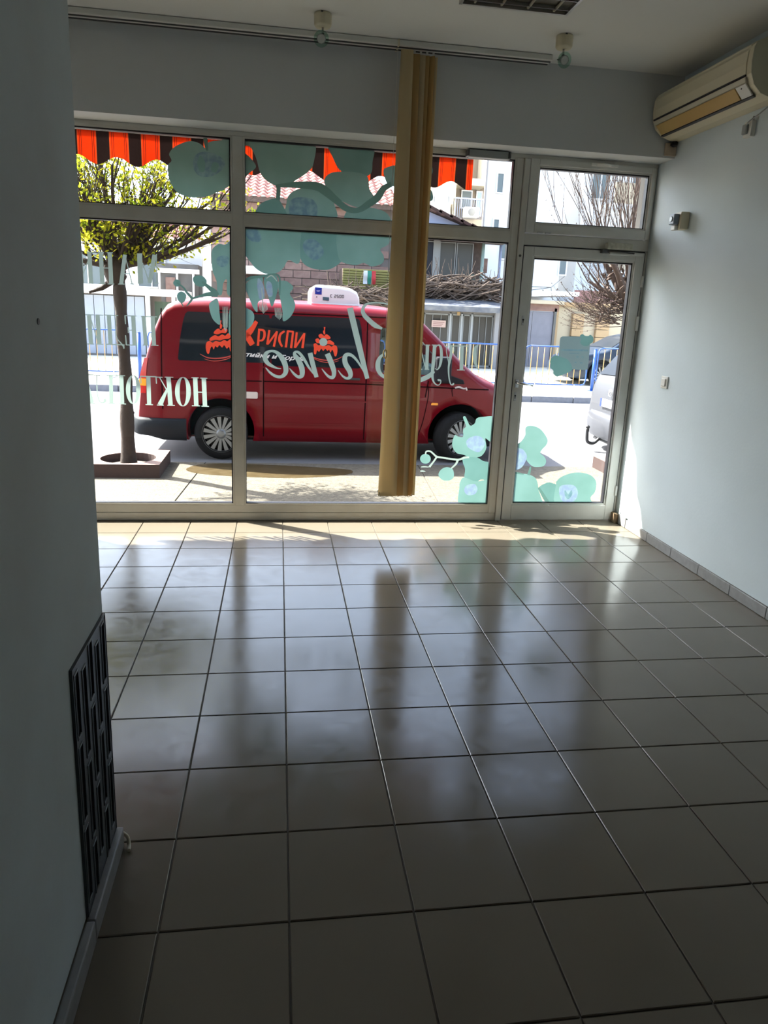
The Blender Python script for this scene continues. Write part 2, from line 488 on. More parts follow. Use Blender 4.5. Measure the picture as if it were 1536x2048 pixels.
# ---------------------------------------------------------------- slats of the vertical blind, drawn together
fab = film_mat('blind_fabric', (.78,.66,.42), .45)
fab2 = film_mat('blind_fabric_old', (.68,.48,.22), .45)
rail = MB().box(XL+.05, .668, 3.262, 3.37, 3.136, 3.168).box(.676, 1.655, 3.262, 3.37, 3.136, 3.168)
rail = rail.build('curtain_rail', M['white_plastic'], bevel=.004)
MB().box(XL+.06, 1.65, 3.285, 3.295, 3.130, 3.137).box(XL+.06, 1.65, 3.335, 3.345, 3.130, 3.137).build('groove', M['dark_metal'], rail)
MB().box(.667, .677, 3.258, 3.374, 3.132, 3.168).build('joint_cover', M['yellow_plastic'], rail)
tag(rail, 'long white two-track curtain rail on the ceiling along the window wall', 'rail')
blind = empty('vertical_blind', (.79, 3.31, .29))
tag(blind, 'cream vertical blind drawn together into one narrow stack before the window', 'blind')
def slat(x0, y0, x1, y1, z0, z1, m, twist=0.0, n=14):
    mb = MB(); v = []; f = []
    nx = 4
    for i in range(n+1):
        t = i/n; z = z0+(z1-z0)*t
        for k in range(nx+1):
            s = k/nx; bow = .006*math.sin(math.pi*s)
            x = x0+(x1-x0)*s + twist*(1-t)*(s-.5); yy = y0+(y1-y0)*s - bow
            v.append((x-.79, yy-3.31, z-.29))
    for i in range(n):
        for k in range(nx):
            a = i*(nx+1)+k; f.append((a, a+1, a+nx+2, a+nx+1))
    mb.add(v, f, 0, True)
    o = mb.build('slat', m, blind)
    so = o.modifiers.new('thickness', 'SOLIDIFY'); so.thickness = .0008
    return o
zt = 3.115
slat(.688, 3.262, .765, 3.255, .292, zt, fab, .055)
slat(.745, 3.300, .812, 3.285, .286, zt-.01, fab2, .06)
slat(.778, 3.318, .848, 3.290, .287, zt-.01, fab, .05)
slat(.815, 3.330, .872, 3.288, .284, zt-.012, fab2, .02)
slat(.850, 3.335, .905, 3.283, .286, zt-.012, fab2, .012)
slat(.872, 3.345, .926, 3.300, .288, zt-.014, fab, .010)
slat(.700, 3.330, .785, 3.318, .290, zt-.01, fab2, .03)
for x in (.73, .78, .82, .86, .90):
    MB().box(x-.006-.79, x+.006-.79, -.005, .005, zt-.29, 3.129-.29).build('runner', M['white_plastic'], blind)
# hem pockets with weights, joined by a bead chain
for a, b, yy in ((.664,.742,3.262),(.722,.800,3.292),(.765,.846,3.302),(.812,.880,3.31),(.85,.908,3.305)):
    MB().box(a-.79, b-.79, yy-3.31-.0022, yy-3.31+.0022, .0, .030).build('hem_weight', M['yellow_plastic'], blind)
ch = MB(); 
pts = smooth_open([(.655,3.25,.335),(.66,3.245,.30),(.70,3.24,.287),(.74,3.25,.295),(.78,3.26,.283),(.83,3.262,.295),(.88,3.268,.285),(.91,3.28,.30)], 5)
for i, q in enumerate(pts):
    q = Vector(q) - Vector((.79,3.31,.29)); ch.lathe([(.0005,-.003),(.003,-.0015),(.0035,0),(.003,.0015),(.0005,.003)], q, 'Z', 6)
ch = ch.build('bead_chain', M['white_plastic'], blind); tag(ch, kind='stuff')
q = at(770, 708, 3.24) - Vector((.79,3.31,.29))
MB().tube([(q.x+.010*math.sin(a*math.pi/8), q.y, q.z+.028*math.cos(a*math.pi/8)) for a in range(17)], .0045, 8).build('cord_ring', M['brass'], blind)
cd = MB().tube([(.667-.79, -.055, 2.83), (.664-.79, -.06, 1.4), (q.x, q.y, q.z+.028)], .0012, 5)
cd.build('pull_cord', M['white_plastic'], blind)

# ---------------------------------------------------------------- ceiling spotlights
def spot(x, y, label, tilt):
    r_ = empty('ceiling_spotlight', (x, y, ZC)); tag(r_, label, 'lamp', 'ceiling spotlights over the window')
    MB().lathe([(.0,0),(.047,0),(.050,-.006),(.049,-.058),(.042,-.068),(.0,-.070)], (0,0,0), 'Z', 28).build('canopy', M['yellow_plastic'], r_)
    MB().box(-.014, -.002, -.052, -.047, -.008, -.001).build('canopy_screw', M['dark_metal'], r_)
    MB().tube([(0,0,-.068),(0,0,-.105)], .006, 10).build('stem', M['metal'], r_)
    # lamp head pointing back into the room
    d = Vector((tilt, -1, -.25)).normalized(); c0 = Vector((tilt*.01, 0, -.128))
    h = MB().tube([c0 + d*(-.030), c0 + d*(-.022), c0 + d*.012, c0 + d*.024], [.010,.020,.024,.026], 16)
    h.build('lamp_head', M['grey_plastic'], r_)
    MB().tube([c0 + d*.024, c0 + d*.0285], [.0235,.020], 16).build('halogen_bulb', mat('frosted_bulb', (.55,.57,.55), .25), r_)
    MB().tube([c0 + d*.020, c0 + d*.0235], [.043,.043], 28).build('glass_ring', glass_mat('green_glass', (.72,.86,.80), 1.5), r_)
    sx = Vector((1,0,0)).cross(d)
    MB().tube([c0+Vector((-.036,0,0))+d*.0, c0+Vector((.036,0,0))], .003, 8).tube([(0,0,-.10),(0,0,-.12)], .009, 8).build('bracket', M['dark_metal'], r_)
    return r_
spot(.195, 3.00, 'small white ceiling spotlight with a clear glass ring, left of the blind', -.25)
spot(1.608, 2.955, 'small white ceiling spotlight with a clear glass ring, at the right end of the rail', .12)

# recessed louvre light at the top edge of the picture
lf = empty('ceiling_light', (1.19, 2.33, ZC)); tag(lf, 'square ceiling light with a shiny steel frame and dark louvres, unlit', 'lamp')
mb = MB()
for (a, b, c, d) in ((-.30,-.285,-.30,.30),(.285,.30,-.30,.30),(-.285,.285,-.30,-.285),(-.285,.285,.285,.30)): mb.box(a, b, c, d, -.022, 0)
mb.build('frame', M['metal'], lf, bevel=.002)
MB().box(-.285, .285, -.285, .285, -.004, -.001).build('reflector', mat('dull_reflector', (.16,.14,.10), .3, metal=.7), lf)
for k in range(5):
    yy = .235-k*.115
    MB().box(-.285, .285, yy-.002, yy+.002, -.020, -.004).build('louvre', M['metal'], lf)
for k in range(4):
    xx = -.22+k*.145
    MB().tube([(xx,-.27,-.012),(xx,.27,-.012)], .0075, 8).build('tube_lamp', mat('dead_tube', (.35,.33,.27), .4), lf)

# ---------------------------------------------------------------- air conditioner on the right wall
ac = empty('air_conditioner', (XR, 2.89, 2.76)); tag(ac, 'yellowed wall air conditioner under the ceiling on the right wall', 'air conditioner')
A = lambda pts: [(-p, z) for p, z in pts]        # distance from the wall -> local x
prof = [(0,0),(.07,.002),(.135,.022),(.182,.062),(.207,.115),(.213,.17),(.209,.235),(.196,.262),(.15,.285),(.10,.290),(0,.290)]
def acprism(poly, y0, y1, name, m, bevel=.0, parent=ac):
    mb = MB()
    n = len(poly)
    v = [(-p, y0, z) for p, z in poly] + [(-p, y1, z) for p, z in poly]
    mb.add(v, [tuple(range(n))[::-1], tuple(range(n, 2*n))] + [(i, (i+1)%n, (i+1)%n+n, i+n) for i in range(n)])
    return mb.build(name, m, parent, bevel=bevel)
acprism(prof, -.545, .505, 'casing', M['yellow_plastic'], .004)
# front panel, set between the end cheeks
fp = [(.213,.118),(.2185,.17),(.2150,.232),(.209,.244),(.200,.240),(.200,.115)]
acprism(fp, -.50, .475, 'front_panel', M['yellow_plastic'], .003)
acprism([(.200,.250),(.204,.262),(.17,.284),(.16,.284)], -.50, .475, 'top_grille', mat('cream_panel', (.60,.56,.42), .45), .002)
# dark intake slot under the front panel
acprism([(.208,.108),(.2165,.1075),(.2160,.1165),(.208,.117)], -.50, .475, 'air_slot', M['black'])
acprism([(.201,.082),(.2075,.078),(.2135,.104),(.206,.106)], -.50, .475, 'lower_trim', mat('cream_panel_low', (.62,.58,.46), .4), .002)
acprism([(.150,.026),(.158,.020),(.2065,.074),(.200,.078)], -.40, .455, 'air_flap', M['amber'], .003)
acprism([(.148,.024),(.157,.019),(.2065,.073),(.200,.077)], -.50, -.41, 'display_panel', M['white_plastic'], .003)
acprism([(.135,.012),(.1545,.0175),(.1500,.0235),(.135,.020)], -.50, .47, 'outlet_slot', M['black'])
MB().lathe([(.004,0),(.004,-.002)], (-.199, -.46, .058), 'X', 10).build('indicator', M['black'], ac)
# right end cheek line
acprism([(.07,.0),(.14,.020),(.186,.060),(.211,.115),(.217,.17),(.213,.238),(.199,.266),(.15,.289),(.07,.293)], -.548, -.542, 'end_cap', mat('cream_cap', (.52,.49,.36), .45))

# wooden block and foam in the corner
bk = MB().box(2.560, 2.643, 3.405, 3.419, 2.672, 2.752).build('wooden_block', M['wood'], bevel=.003)
tag(bk, 'small raw wood board in the corner just below the air conditioner', 'board')
fo = MB()
for i in range(9):
    fo.lathe([(.002,-.012),(.011,-.006),(.014,0),(.010,.007),(.002,.012)], (2.600+random.uniform(0,.035), 3.395+random.uniform(-.02,.005), 2.735+random.uniform(0,.016)), 'Z', 8)
fo = fo.build('pipe_foam', M['black']); tag(fo, 'black lump of pipe foam between the air conditioner and the wood board', 'foam')

# wall devices
dt = empty('motion_sensor', (XR, 3.155, 2.225)); tag(dt, 'small cream box with a grey sensor head high on the right wall', 'sensor')
MB().box(-.062, 0, -.035, .045, -.055, .055).build('housing', M['yellow_plastic'], dt, bevel=.006)
MB().box(-.100, -.060, -.015, .050, -.025, .042).build('sensor_head', mat('blue_grey_plastic', (.24,.29,.36), .4), dt, bevel=.006)
MB().lathe([(.018,0),(.016,-.006)], (-.100, .018, .010), 'X', 16).build('lens', mat('pale_lens', (.45,.52,.6), .2), dt)
MB().box(-.085, -.055, -.01, .04, -.060, -.030).build('swivel_base', M['white_plastic'], dt, bevel=.005)
sw = empty('light_switch', (XR, 3.145, 1.158)); tag(sw, 'white light switch on the right wall near the door', 'switch')
MB().box(-.010, 0, -.042, .042, -.042, .042).build('plate', M['white_plastic'], sw, bevel=.003)
MB().box(-.019, -.009, -.026, .026, -.026, .026).build('rocker', M['white_plastic'], sw, bevel=.003)
sk = empty('wall_socket', (XR, 2.585, 2.665)); tag(sk, 'open grey junction box with a loose cable below the air conditioner', 'socket')
MB().box(-.030, 0, -.035, .035, -.045, .040).build('box', M['white_plastic'], sk, bevel=.004)
MB().box(-.046, -.028, -.012, .030, -.030, .025).build('plug', M['grey_plastic'], sk, bevel=.006)
MB().tube(smooth_open([(-.04,.0,.015),(-.05,-.04,.03),(-.035,-.10,.055),(-.01,-.20,.105)]), .0035, 8).build('cable', M['grey_plastic'], sk)
MB().tube([(-.02,-.03,.06),(-.022,-.03,-.03)], .005, 8).build('latch', M['metal'], sk)

# screw hole in the left wall
q = at(76, 643, 0); d = ray(76, 643); t = (LWX - CAM.x)/d.x; q = CAM + d*t
MB().lathe([(.0065,0),(.0065,-.002)], (LWX+.0015, q.y, q.z), 'X', 12).build('wall_plug', M['black']).location = (0,0,0)
tag(bpy.data.objects['wall_plug'], 'small black screw hole plug in the left wall', 'plug')

# ---------------------------------------------------------------- dark relief panel low on the left wall
M['slate_edge'] = mat('slate_edge', (.11,.13,.14), .35)
pn = empty('relief_panel', (LWX, .16, 0)); tag(pn, 'dark slate relief panel with staggered vertical slots low on the left wall', 'panel')
PY0, PY1, PZ0, PZ1 = -.160, .158, .035, .742
MB().box(0, .003, PY0, PY1, PZ0, PZ1).build('backing', M['slate_dark'], pn)
cols = 5; cw = (PY1-PY0)/cols
mb = MB()
slots = []
for k in range(cols):
    y0 = PY0 + k*cw; y1 = y0 + cw
    tops = [(.735,.575),(.545,.345),(.315,.115)] if k % 2 == 0 else [(.700,.470),(.440,.235),(.205,.050)]
    dz = [-.015, .0, .015, .0, -.01][k]
    s0, s1 = y0+cw*.22, y0+cw*.66
    mb.box(0, .006, y0, s0, PZ0, PZ1); mb.box(0, .006, s1, y1, PZ0, PZ1)
    top = PZ1
    for zt_, zb in tops:
        zt_ = min(zt_+dz, PZ1-.006); zb += dz
        mb.box(0, .006, s0, s1, zt_, top); top = zb
        slots.append((s0, s1, zb, zt_))
    mb.box(0, .006, s0, s1, PZ0, top)
mb.build('face_plate', M['slate'], pn, fix=False)
for s0, s1, zb, zt_ in slots:
    e = .005
    mb = MB()
    for (a, b, c, d) in ((s0-e, s0, zb-e, zt_+e), (s1, s1+e, zb-e, zt_+e), (s0, s1, zb-e, zb), (s0, s1, zt_, zt_+e)):
        mb.box(.004, .0085, a, b, c, d)
    mb.build('slot_rim', M['slate_edge'], pn, bevel=.0015)
MB().box(0, .0075, PY1-.002, PY1+.001, PZ0, PZ1+.002).box(0, .0075, PY0-.001, PY0+.002, PZ0, PZ1+.002).box(0, .0075, PY0, PY1, PZ1-.002, PZ1+.002).build('frame', M['slate'], pn)

# stub of white cable on the floor at the wall corner
q = [(LWX+.010, .330, .034), (LWX+.018, .330, .036), (LWX+.034, .326, .022), (LWX+.040, .312, .006), (LWX+.044, .290, .006)]
cb = MB().tube(smooth_open(q), .0055, 8).build('cable_stub', mat('cream_cable', (.55,.50,.38), .5))
tag(cb, 'short cream cable end curling out at the left wall corner', 'cable')
# ================================================================ FILM DECALS ON THE GLASS
teal = film_mat('teal_film', (.10,.190,.168), .72, noise=(4,(.12,.22,.20)))
teal2 = film_mat('teal_film_deep', (.078,.162,.145), .72, noise=(5,(.09,.18,.165)))
lilac = film_mat('lilac_film', (.14,.19,.27), .7, noise=(26,(.17,.25,.27)))
lilac2 = film_mat('dark_lilac_film', (.075,.14,.17), .7, noise=(26,(.11,.195,.20)))
pale = film_mat('pale_film', (.24,.30,.27), .6)
stemf = film_mat('stem_film', (.072,.145,.125), .65)
YD = YG - .0015
ITEMS = {}
def clampp(p, pn):
    x0, x1, z0, z1 = PANES[pn]
    return (min(max(p[0], x0+.001), x1-.001), min(max(p[1], z0+.001), z1-.001))
def ccw(pl):
    a = sum(pl[i-1][0]*pl[i][1] - pl[i][0]*pl[i-1][1] for i in range(len(pl)))
    return None if abs(a) < 2e-8 else (pl if a > 0 else pl[::-1])
def film(name, polys, m, parent, pn, sm=True, sub=5):
    """closed outlines measured on the pane"""
    res = []
    for poly in polys:
        out = []
        for px, py in (smooth_closed(poly, sub) if sm else poly):
            q = at(px, py, YD); c = clampp((q.x, q.z), pn)
            if not out or (abs(c[0]-out[-1][0]) + abs(c[1]-out[-1][1])) > 4e-4: out.append(c)
        if len(out) > 2 and ccw(out): res.append(ccw(out))
    ITEMS.setdefault(pn, []).append((name, res, m, parent))
def stroke(name, paths, m, parent, pn, sub=6):
    """paths of (px, py, width)"""
    res = []
    for path in paths:
        pts = smooth_open(path, sub) if len(path) > 2 else path
        L = []; Rr = []
        for i, p in enumerate(pts):
            a = pts[max(i-1, 0)]; b = pts[min(i+1, len(pts)-1)]
            dx, dy = b[0]-a[0], b[1]-a[1]; l = math.hypot(dx, dy) or 1
            wd = max(p[2], 1.9) if name == 'letter' and len(path) == 2 else p[2]
            nx, ny = -dy/l*wd/2, dx/l*wd/2
            for lst, s in ((L, 1), (Rr, -1)):
                q = at(p[0]+s*nx, p[1]+s*ny, YD); lst.append(clampp((q.x, q.z), pn))
        for i in range(len(L)-1):
            pl = []
            for c in (L[i], L[i+1], Rr[i+1], Rr[i]):
                if not pl or (abs(c[0]-pl[-1][0]) + abs(c[1]-pl[-1][1])) > 1e-5: pl.append(c)
            if len(pl) > 2 and ccw(pl): res.append(ccw(pl))
    ITEMS.setdefault(pn, []).append((name, res, m, parent))
def lay_films():
    """one printed film per pane: the outlines are cut against each other, so nothing lies doubled"""
    from mathutils.geometry import delaunay_2d_cdt
    for pn, items in ITEMS.items():
        V = []; Ed = []; shapes = []
        for k, (nm, polys, m, par) in enumerate(items):
            for pl in polys:
                o = len(V); n = len(pl); V += [Vector(p) for p in pl]; Ed += [(o+i, o+(i+1) % n) for i in range(n)]
                xs_ = [p[0] for p in pl]; zs_ = [p[1] for p in pl]
                shapes.append((min(xs_), max(xs_), min(zs_), max(zs_), pl, k))
        v, e, f, ov, oe, of = delaunay_2d_cdt(V, Ed, [], 0, 1e-6, False)
        per = {}
        for tri in f:
            cx = sum(v[i].x for i in tri)/3; cz = sum(v[i].y for i in tri)/3
            for x0, x1, z0, z1, pl, k in reversed(shapes):
                if x0 < cx < x1 and z0 < cz < z1:
                    ins = False; j = len(pl)-1
                    for i in range(len(pl)):
                        a, b = pl[i], pl[j]
                        if (a[1] > cz) != (b[1] > cz) and cx < (b[0]-a[0])*(cz-a[1])/(b[1]-a[1])+a[0]: ins = not ins
                        j = i
                    if ins: per.setdefault(k, []).append(tri); break
        for k, (nm, polys, m, par) in enumerate(items):
            if k not in per: continue
            used = {}; vv = []; ff = []
            for tri in per[k]:
                t = []
                for i in tri:
                    if i not in used: used[i] = len(vv); vv.append((v[i].x-par.location.x, YD-par.location.y, v[i].y-par.location.z))
                    t.append(used[i])
                ff.append(tuple(t))
            o = MB().add(vv, ff).build(nm, m, par, fix=False)
            if nm in ('fringe', 'ruled_line', 'figure_pair'): tag(o, kind='stuff')
def CR(ox, oy, s, pts): return [(ox+p[0]/s, oy+p[1]/s, *( [p[2]/s] if len(p) > 2 else [])) for p in pts]
def ell(cx, cy, rx, ry, n=20): return [(cx+rx*math.cos(2*math.pi*k/n), cy+ry*math.sin(2*math.pi*k/n)) for k in range(n)]

# --- top left pane
A_ = lambda p: CR(130, 220, 3.84, p)
d1 = empty('orchid_decal', at(410, 340, YD)); d1['label'] = 'large teal orchid bloom decal filling the top left window pane corner'; d1['category'] = 'window decal'; d1['group'] = 'orchid decals on the shop glass'
def F(e, name, polys, m, pn, **k): film(name, polys, m, e, pn, **k)
def S_(e, name, paths, m, pn, **k): stroke(name, paths, m, e, pn, **k)
F(d1, 'petal', [A_([(800,335),(850,278),(950,240),(1030,255),(1085,300),(1150,330),(1200,480),(1230,600),(1170,630),(1080,665),(960,670),(860,630),(803,540),(790,430),(818,388)])], teal, 'A')
F(d1, 'petal', [A_([(1088,300),(1100,250),(1180,235),(1330,240),(1330,560),(1262,585),(1200,600),(1140,450)])], teal, 'A')
F(d1, 'petal', [A_([(1060,190),(1085,190),(1100,300),(1078,300)])], stemf, 'A')
F(d1, 'lip', [A_([(1075,320),(1180,350),(1230,420),(1150,500),(1040,510),(985,440),(1000,350)])], lilac2, 'A')
F(d1, 'lip_spot', [A_([(1040,350),(1075,400),(1070,470),(1035,470),(1015,410)]), A_([(1140,400),(1180,420),(1160,480),(1120,460)])], teal2, 'A')
# --- top middle pane
B_ = lambda p: CR(470, 260, 3.572, p)
d2 = empty('orchid_decal', at(640, 380, YD)); d2['label'] = 'spray of teal orchid blooms and stems across the top middle window pane'; d2['category'] = 'window decal'; d2['group'] = 'orchid decals on the shop glass'
F(d2, 'petal', [B_([(40,50),(200,45),(380,60),(565,80),(560,240),(520,300),(440,355),(380,392),(300,400),(222,358),(178,300),(150,200),(105,118),(50,110)])], teal, 'B')
F(d2, 'petal', [B_([(40,150),(80,172),(120,210),(150,262),(112,300),(40,345)])], teal2, 'B')
F(d2, 'petal', [B_([(670,100),(820,100),(985,120),(982,230),(970,310),(900,335),(760,295),(700,200)])], teal2, 'B')
F(d2, 'petal', [B_([(640,350),(690,305),(800,298),(900,310),(950,340),(960,420),(992,480),(960,532),(880,552),(790,520),(700,470),(650,405)])], teal, 'B')
F(d2, 'petal', [B_([(368,520),(400,450),(480,415),(560,420),(640,450),(705,520),(708,660),(380,660)])], teal, 'B')
F(d2, 'lip', [B_([(400,500),(470,480),(560,500),(590,570),(560,660),(420,660),(385,570)])], lilac2, 'B')
F(d2, 'petal', [B_([(140,600),(180,530),(240,500),(300,490),(342,540),(378,620),(370,660),(140,660)])], teal2, 'B')
F(d2, 'petal', [B_([(785,660),(800,580),(900,552),(1000,560),(1090,600),(1110,690),(900,700)])], teal, 'B')
F(d2, 'petal', [B_([(1060,290),(1100,262),(1150,255),(1200,300),(1180,400),(1120,400),(1085,380)])], teal, 'B')
F(d2, 'petal', [CR(840,300,6.98,[(-120,560),(0,540),(130,545),(175,600),(180,690),(130,725),(60,760),(-80,740),(-140,650)])], teal2, 'B')
F(d2, 'bud', [CR(840,300,6.98, ell(120,285,62,75,16))], teal2, 'B')
S_(d2, 'stem', [B_([(290,400,20),(430,392,44),(580,402,60),(650,440,62),(720,500,50),(800,562,44),(880,572,40),(960,525,50),(1020,480,52),(1060,420,44),(1120,385,36)]), B_([(312,395,30),(310,450,30),(306,500,30)])], stemf, 'B')
# --- lower middle pane, upper band and hanging blooms
d3 = empty('orchid_decal', at(620, 500, YD)); d3['label'] = 'wide band of teal orchid blooms under the cross bar left of the blind'; d3['category'] = 'window decal'; d3['group'] = 'orchid decals on the shop glass'
F(d3, 'petal', [B_([(40,670),(250,670),(470,700),(480,800),(465,930),(440,955),(382,930),(345,985),(300,1020),(220,1027),(150,990),(108,940),(70,895),(40,890)])], teal, 'D')
F(d3, 'petal', [B_([(490,705),(620,700),(760,720),(800,800),(790,900),(755,945),(700,985),(640,1000),(540,985),(475,935),(465,850),(470,780)])], teal2, 'D')
F(d3, 'petal', [B_([(740,725),(900,715),(1140,735),(1110,790),(1085,825),(1038,852),(1062,900),(1055,950),(980,975),(920,950),(860,965),(760,940),(730,860)])], teal, 'D')
F(d3, 'lip', [B_([(500,790),(560,780),(620,830),(630,890),(570,930),(510,890),(485,840)])], lilac2, 'D')
F(d3, 'lip', [B_([(90,710),(150,705),(190,760),(170,800),(110,790),(80,750)])], lilac2, 'D')
d4 = empty('orchid_decal', at(540, 590, YD)); d4['label'] = 'pair of drooping teal orchid blooms with white fringes above the red van roof'; d4['category'] = 'window decal'; d4['group'] = 'orchid decals on the shop glass'
F(d4, 'petal', [B_([(72,1120),(100,1075),(170,1052),(200,1065),(188,1130),(212,1200),(165,1230),(160,1300),(130,1270),(98,1190)])], teal, 'D')
F(d4, 'petal', [B_([(215,1050),(290,1038),(308,1110),(290,1200),(262,1262),(232,1170),(210,1110)])], teal2, 'D')
F(d4, 'petal', [B_([(306,1090),(350,1076),(385,1090),(416,1125),(392,1170),(420,1215),(430,1262),(400,1330),(345,1366),(338,1290),(318,1180)])], teal, 'D')
F(d4, 'petal', [B_([(40,1280),(110,1285),(138,1330),(120,1395),(60,1445),(40,1440)])], teal, 'D')
F(d4, 'lip', [B_([(165,1060),(200,1100),(210,1180),(178,1210),(160,1130)]), B_([(230,1080),(262,1100),(268,1180),(240,1190),(222,1130)])], lilac, 'D')
S_(d4, 'stem', [B_([(40,1130,22),(90,1065,22),(190,1046,18),(310,1040,14),(318,1180,12)])], stemf, 'D')
S_(d4, 'fringe', [B_([(172+8*k,1225,3),(176+9*k,1270,5),(180+8*k,1312-abs(k-3)*8,3)]) for k in range(7)] + [B_([(285+8*k,1270,3),(288+9*k,1320,5),(292+8*k,1358-abs(k-3)*8,3)]) for k in range(6)]
   + [B_([(190,1130,6),(196,1200,8),(200,1290,5)]), B_([(225,1060,6),(262,1040,10),(300,1080,6)])], pale, 'D')
# --- left pane
C_ = lambda p: CR(300, 480, 4.8, p)
d5 = empty('orchid_decal', at(425, 590, YD)); d5['label'] = 'teal orchid twig with round buds in the left pane beside the mullion'; d5['category'] = 'window decal'; d5['group'] = 'orchid decals on the shop glass'
F(d5, 'petal', [C_([(590,180),(598,90),(660,38),(720,45),(820,20),(820,500),(742,520),(738,380),(702,420),(690,520),(650,520),(640,400),(602,300)])], teal, 'C')
F(d5, 'lip', [C_([(640,175),(700,150),(755,170),(740,240),(690,260),(645,230)])], lilac2, 'C')
F(d5, 'petal', [C_([(568,620),(600,582),(650,570),(668,700),(672,812),(610,770),(578,695)])], teal, 'C')
F(d5, 'petal', [C_([(765,660),(820,640),(820,920),(770,915),(755,860)])], teal, 'C')
F(d5, 'bud', [C_([(222,410),(250,378),(290,395),(285,440),(245,445)])], teal2, 'C')
F(d5, 'bud', [C_([(412,385),(430,345),(500,345),(545,395),(520,445),(450,440)])], teal2, 'C')
F(d5, 'bud', [C_([(262,520),(300,495),(345,525),(335,585),(300,605),(265,570)])], teal2, 'C')
S_(d5, 'stem', [C_([(255,410,10),(320,455,16),(350,500,20),(400,560,22),(380,600,18),(350,635,8)]), C_([(395,565,20),(480,540,22),(560,520,40),(650,525,50)]), C_([(500,400,20),(560,450,36),(620,500,50),(655,530,30)]), C_([(300,600,14),(320,640,6)])], stemf, 'C')
S_(d5, 'fringe', [C_([(700+12*k,640,4),(702+10*k,760,8),(706+9*k,880-abs(k-2)*20,6)]) for k in range(5)], pale, 'C')
# --- bottom right corner of the middle pane
D_ = lambda p: CR(830, 820, 9.035, p)
d6 = empty('orchid_decal', at(940, 920, YD)); d6['label'] = 'pale teal orchid with a budding twig in the lower right corner before the van wheel'; d6['category'] = 'window decal'; d6['group'] = 'orchid decals on the shop glass'
F(d6, 'petal', [D_([(868,140),(900,112),(925,140),(960,220),(1000,285),(1080,240),(1112,155),(1220,125),(1460,150),(1400,560),(1340,560),(1272,515),(1290,680),(1230,800),(1150,850),(1000,860),(880,810),(760,780),(692,700),(672,600),(700,490),(728,450),(785,482),(868,480),(872,350),(920,290)])], teal, 'D')
F(d6, 'petal', [D_([(868,860),(1000,850),(1130,862),(1230,920),(1400,985),(1380,1270),(1200,1255),(1100,1300),(925,1260),(892,1200),(905,1070),(866,950)])], teal2, 'D')
F(d6, 'petal', [D_([(820,1760),(800,1400),(822,1285),(870,1222),(960,1240),(1100,1290),(1400,1290),(1360,1760)])], teal, 'D')
F(d6, 'lip', [D_([(930,560),(1010,490),(1150,470),(1260,560),(1240,680),(1150,760),(1020,720),(940,650)])], lilac, 'D')
F(d6, 'lip', [D_([(900,1400),(960,1350),(1080,1340),(1130,1430),(1080,1520),(960,1540),(895,1480)])], lilac, 'D')
F(d6, 'bud', [D_(ell(188, 882, 96, 88))], teal, 'D')
F(d6, 'bud', [D_([(425,1180),(450,1100),(520,1045),(600,1035),(680,1070),(705,1170),(680,1240),(600,1278),(490,1262)])], teal, 'D')
S_(d6, 'stem', [D_([(190,800,26),(205,750,26),(270,745,28),(330,790,30),(390,842,34),(500,862,32),(700,892,34),(800,895,34),(900,860,40),(980,855,30)]), D_([(392,850,34),(330,940,30),(258,1030,40)]), D_([(775,895,44),(740,975,34),(655,1055,26)]),
   D_([(110,1030,16),(170,1025,22),(250,1032,12)]), D_([(95,1105,22),(140,1105,28),(190,1110,8)])], pale, 'D')
# --- door
E_ = lambda p: CR(1040, 820, 7.68, p)
d7 = empty('orchid_decal', at(1065, 920, YD)); d7['label'] = 'upright teal orchid petals at the left edge of the door glass'; d7['category'] = 'window decal'; d7['group'] = 'orchid decals on the shop glass'
F(d7, 'petal', [E_([(80,300),(100,258),(160,240),(260,262),(345,325),(422,450),(405,535),(345,600),(312,662),(370,715),(402,785),(370,855),(290,875),(200,868),(120,800),(60,700),(-60,600),(-60,540),(20,480),(82,380)])], teal, 'F')
F(d7, 'lip', [E_([(-140,580),(0,590),(60,620),(105,700),(80,800),(0,900),(-140,900)])], lilac, 'F')
F(d7, 'petal', [E_([(-160,1000),(0,978),(130,990),(232,1040),(272,1130),(285,1230),(318,1330),(330,1500),(-160,1500)])], teal, 'F')
S_(d7, 'stem', [E_([(162,870,22),(150,930,34),(130,1000,44)]), E_([(-120,960,30),(0,975,24),(60,990,10)])], stemf, 'F')
d8 = empty('orchid_decal', at(1140, 980, YD)); d8['label'] = 'round teal orchid bloom at the bottom of the door glass'; d8['category'] = 'window decal'; d8['group'] = 'orchid decals on the shop glass'
F(d8, 'petal', [E_([(290,1195),(380,1130),(450,1110),(510,1130),(555,1170),(570,1500),(430,1450),(360,1300)])], teal2, 'F')
F(d8, 'petal', [E_([(552,1150),(570,1085),(640,1025),(780,972),(920,960),(1060,990),(1140,1050),(1172,1130),(1150,1260),(1082,1350),(1088,1500),(560,1500)])], teal, 'F')
F(d8, 'lip', [E_([(600,1200),(680,1150),(830,1160),(890,1260),(850,1380),(740,1430),(630,1370)])], lilac, 'F')
F(d8, 'lip_spot', [E_([(690,1230),(740,1290),(790,1230),(800,1300),(740,1370),(690,1310)])], lilac2, 'F')
S_(d8, 'stem', [E_([(285,1190,30),(350,1300,50),(430,1430,60)])], stemf, 'F')
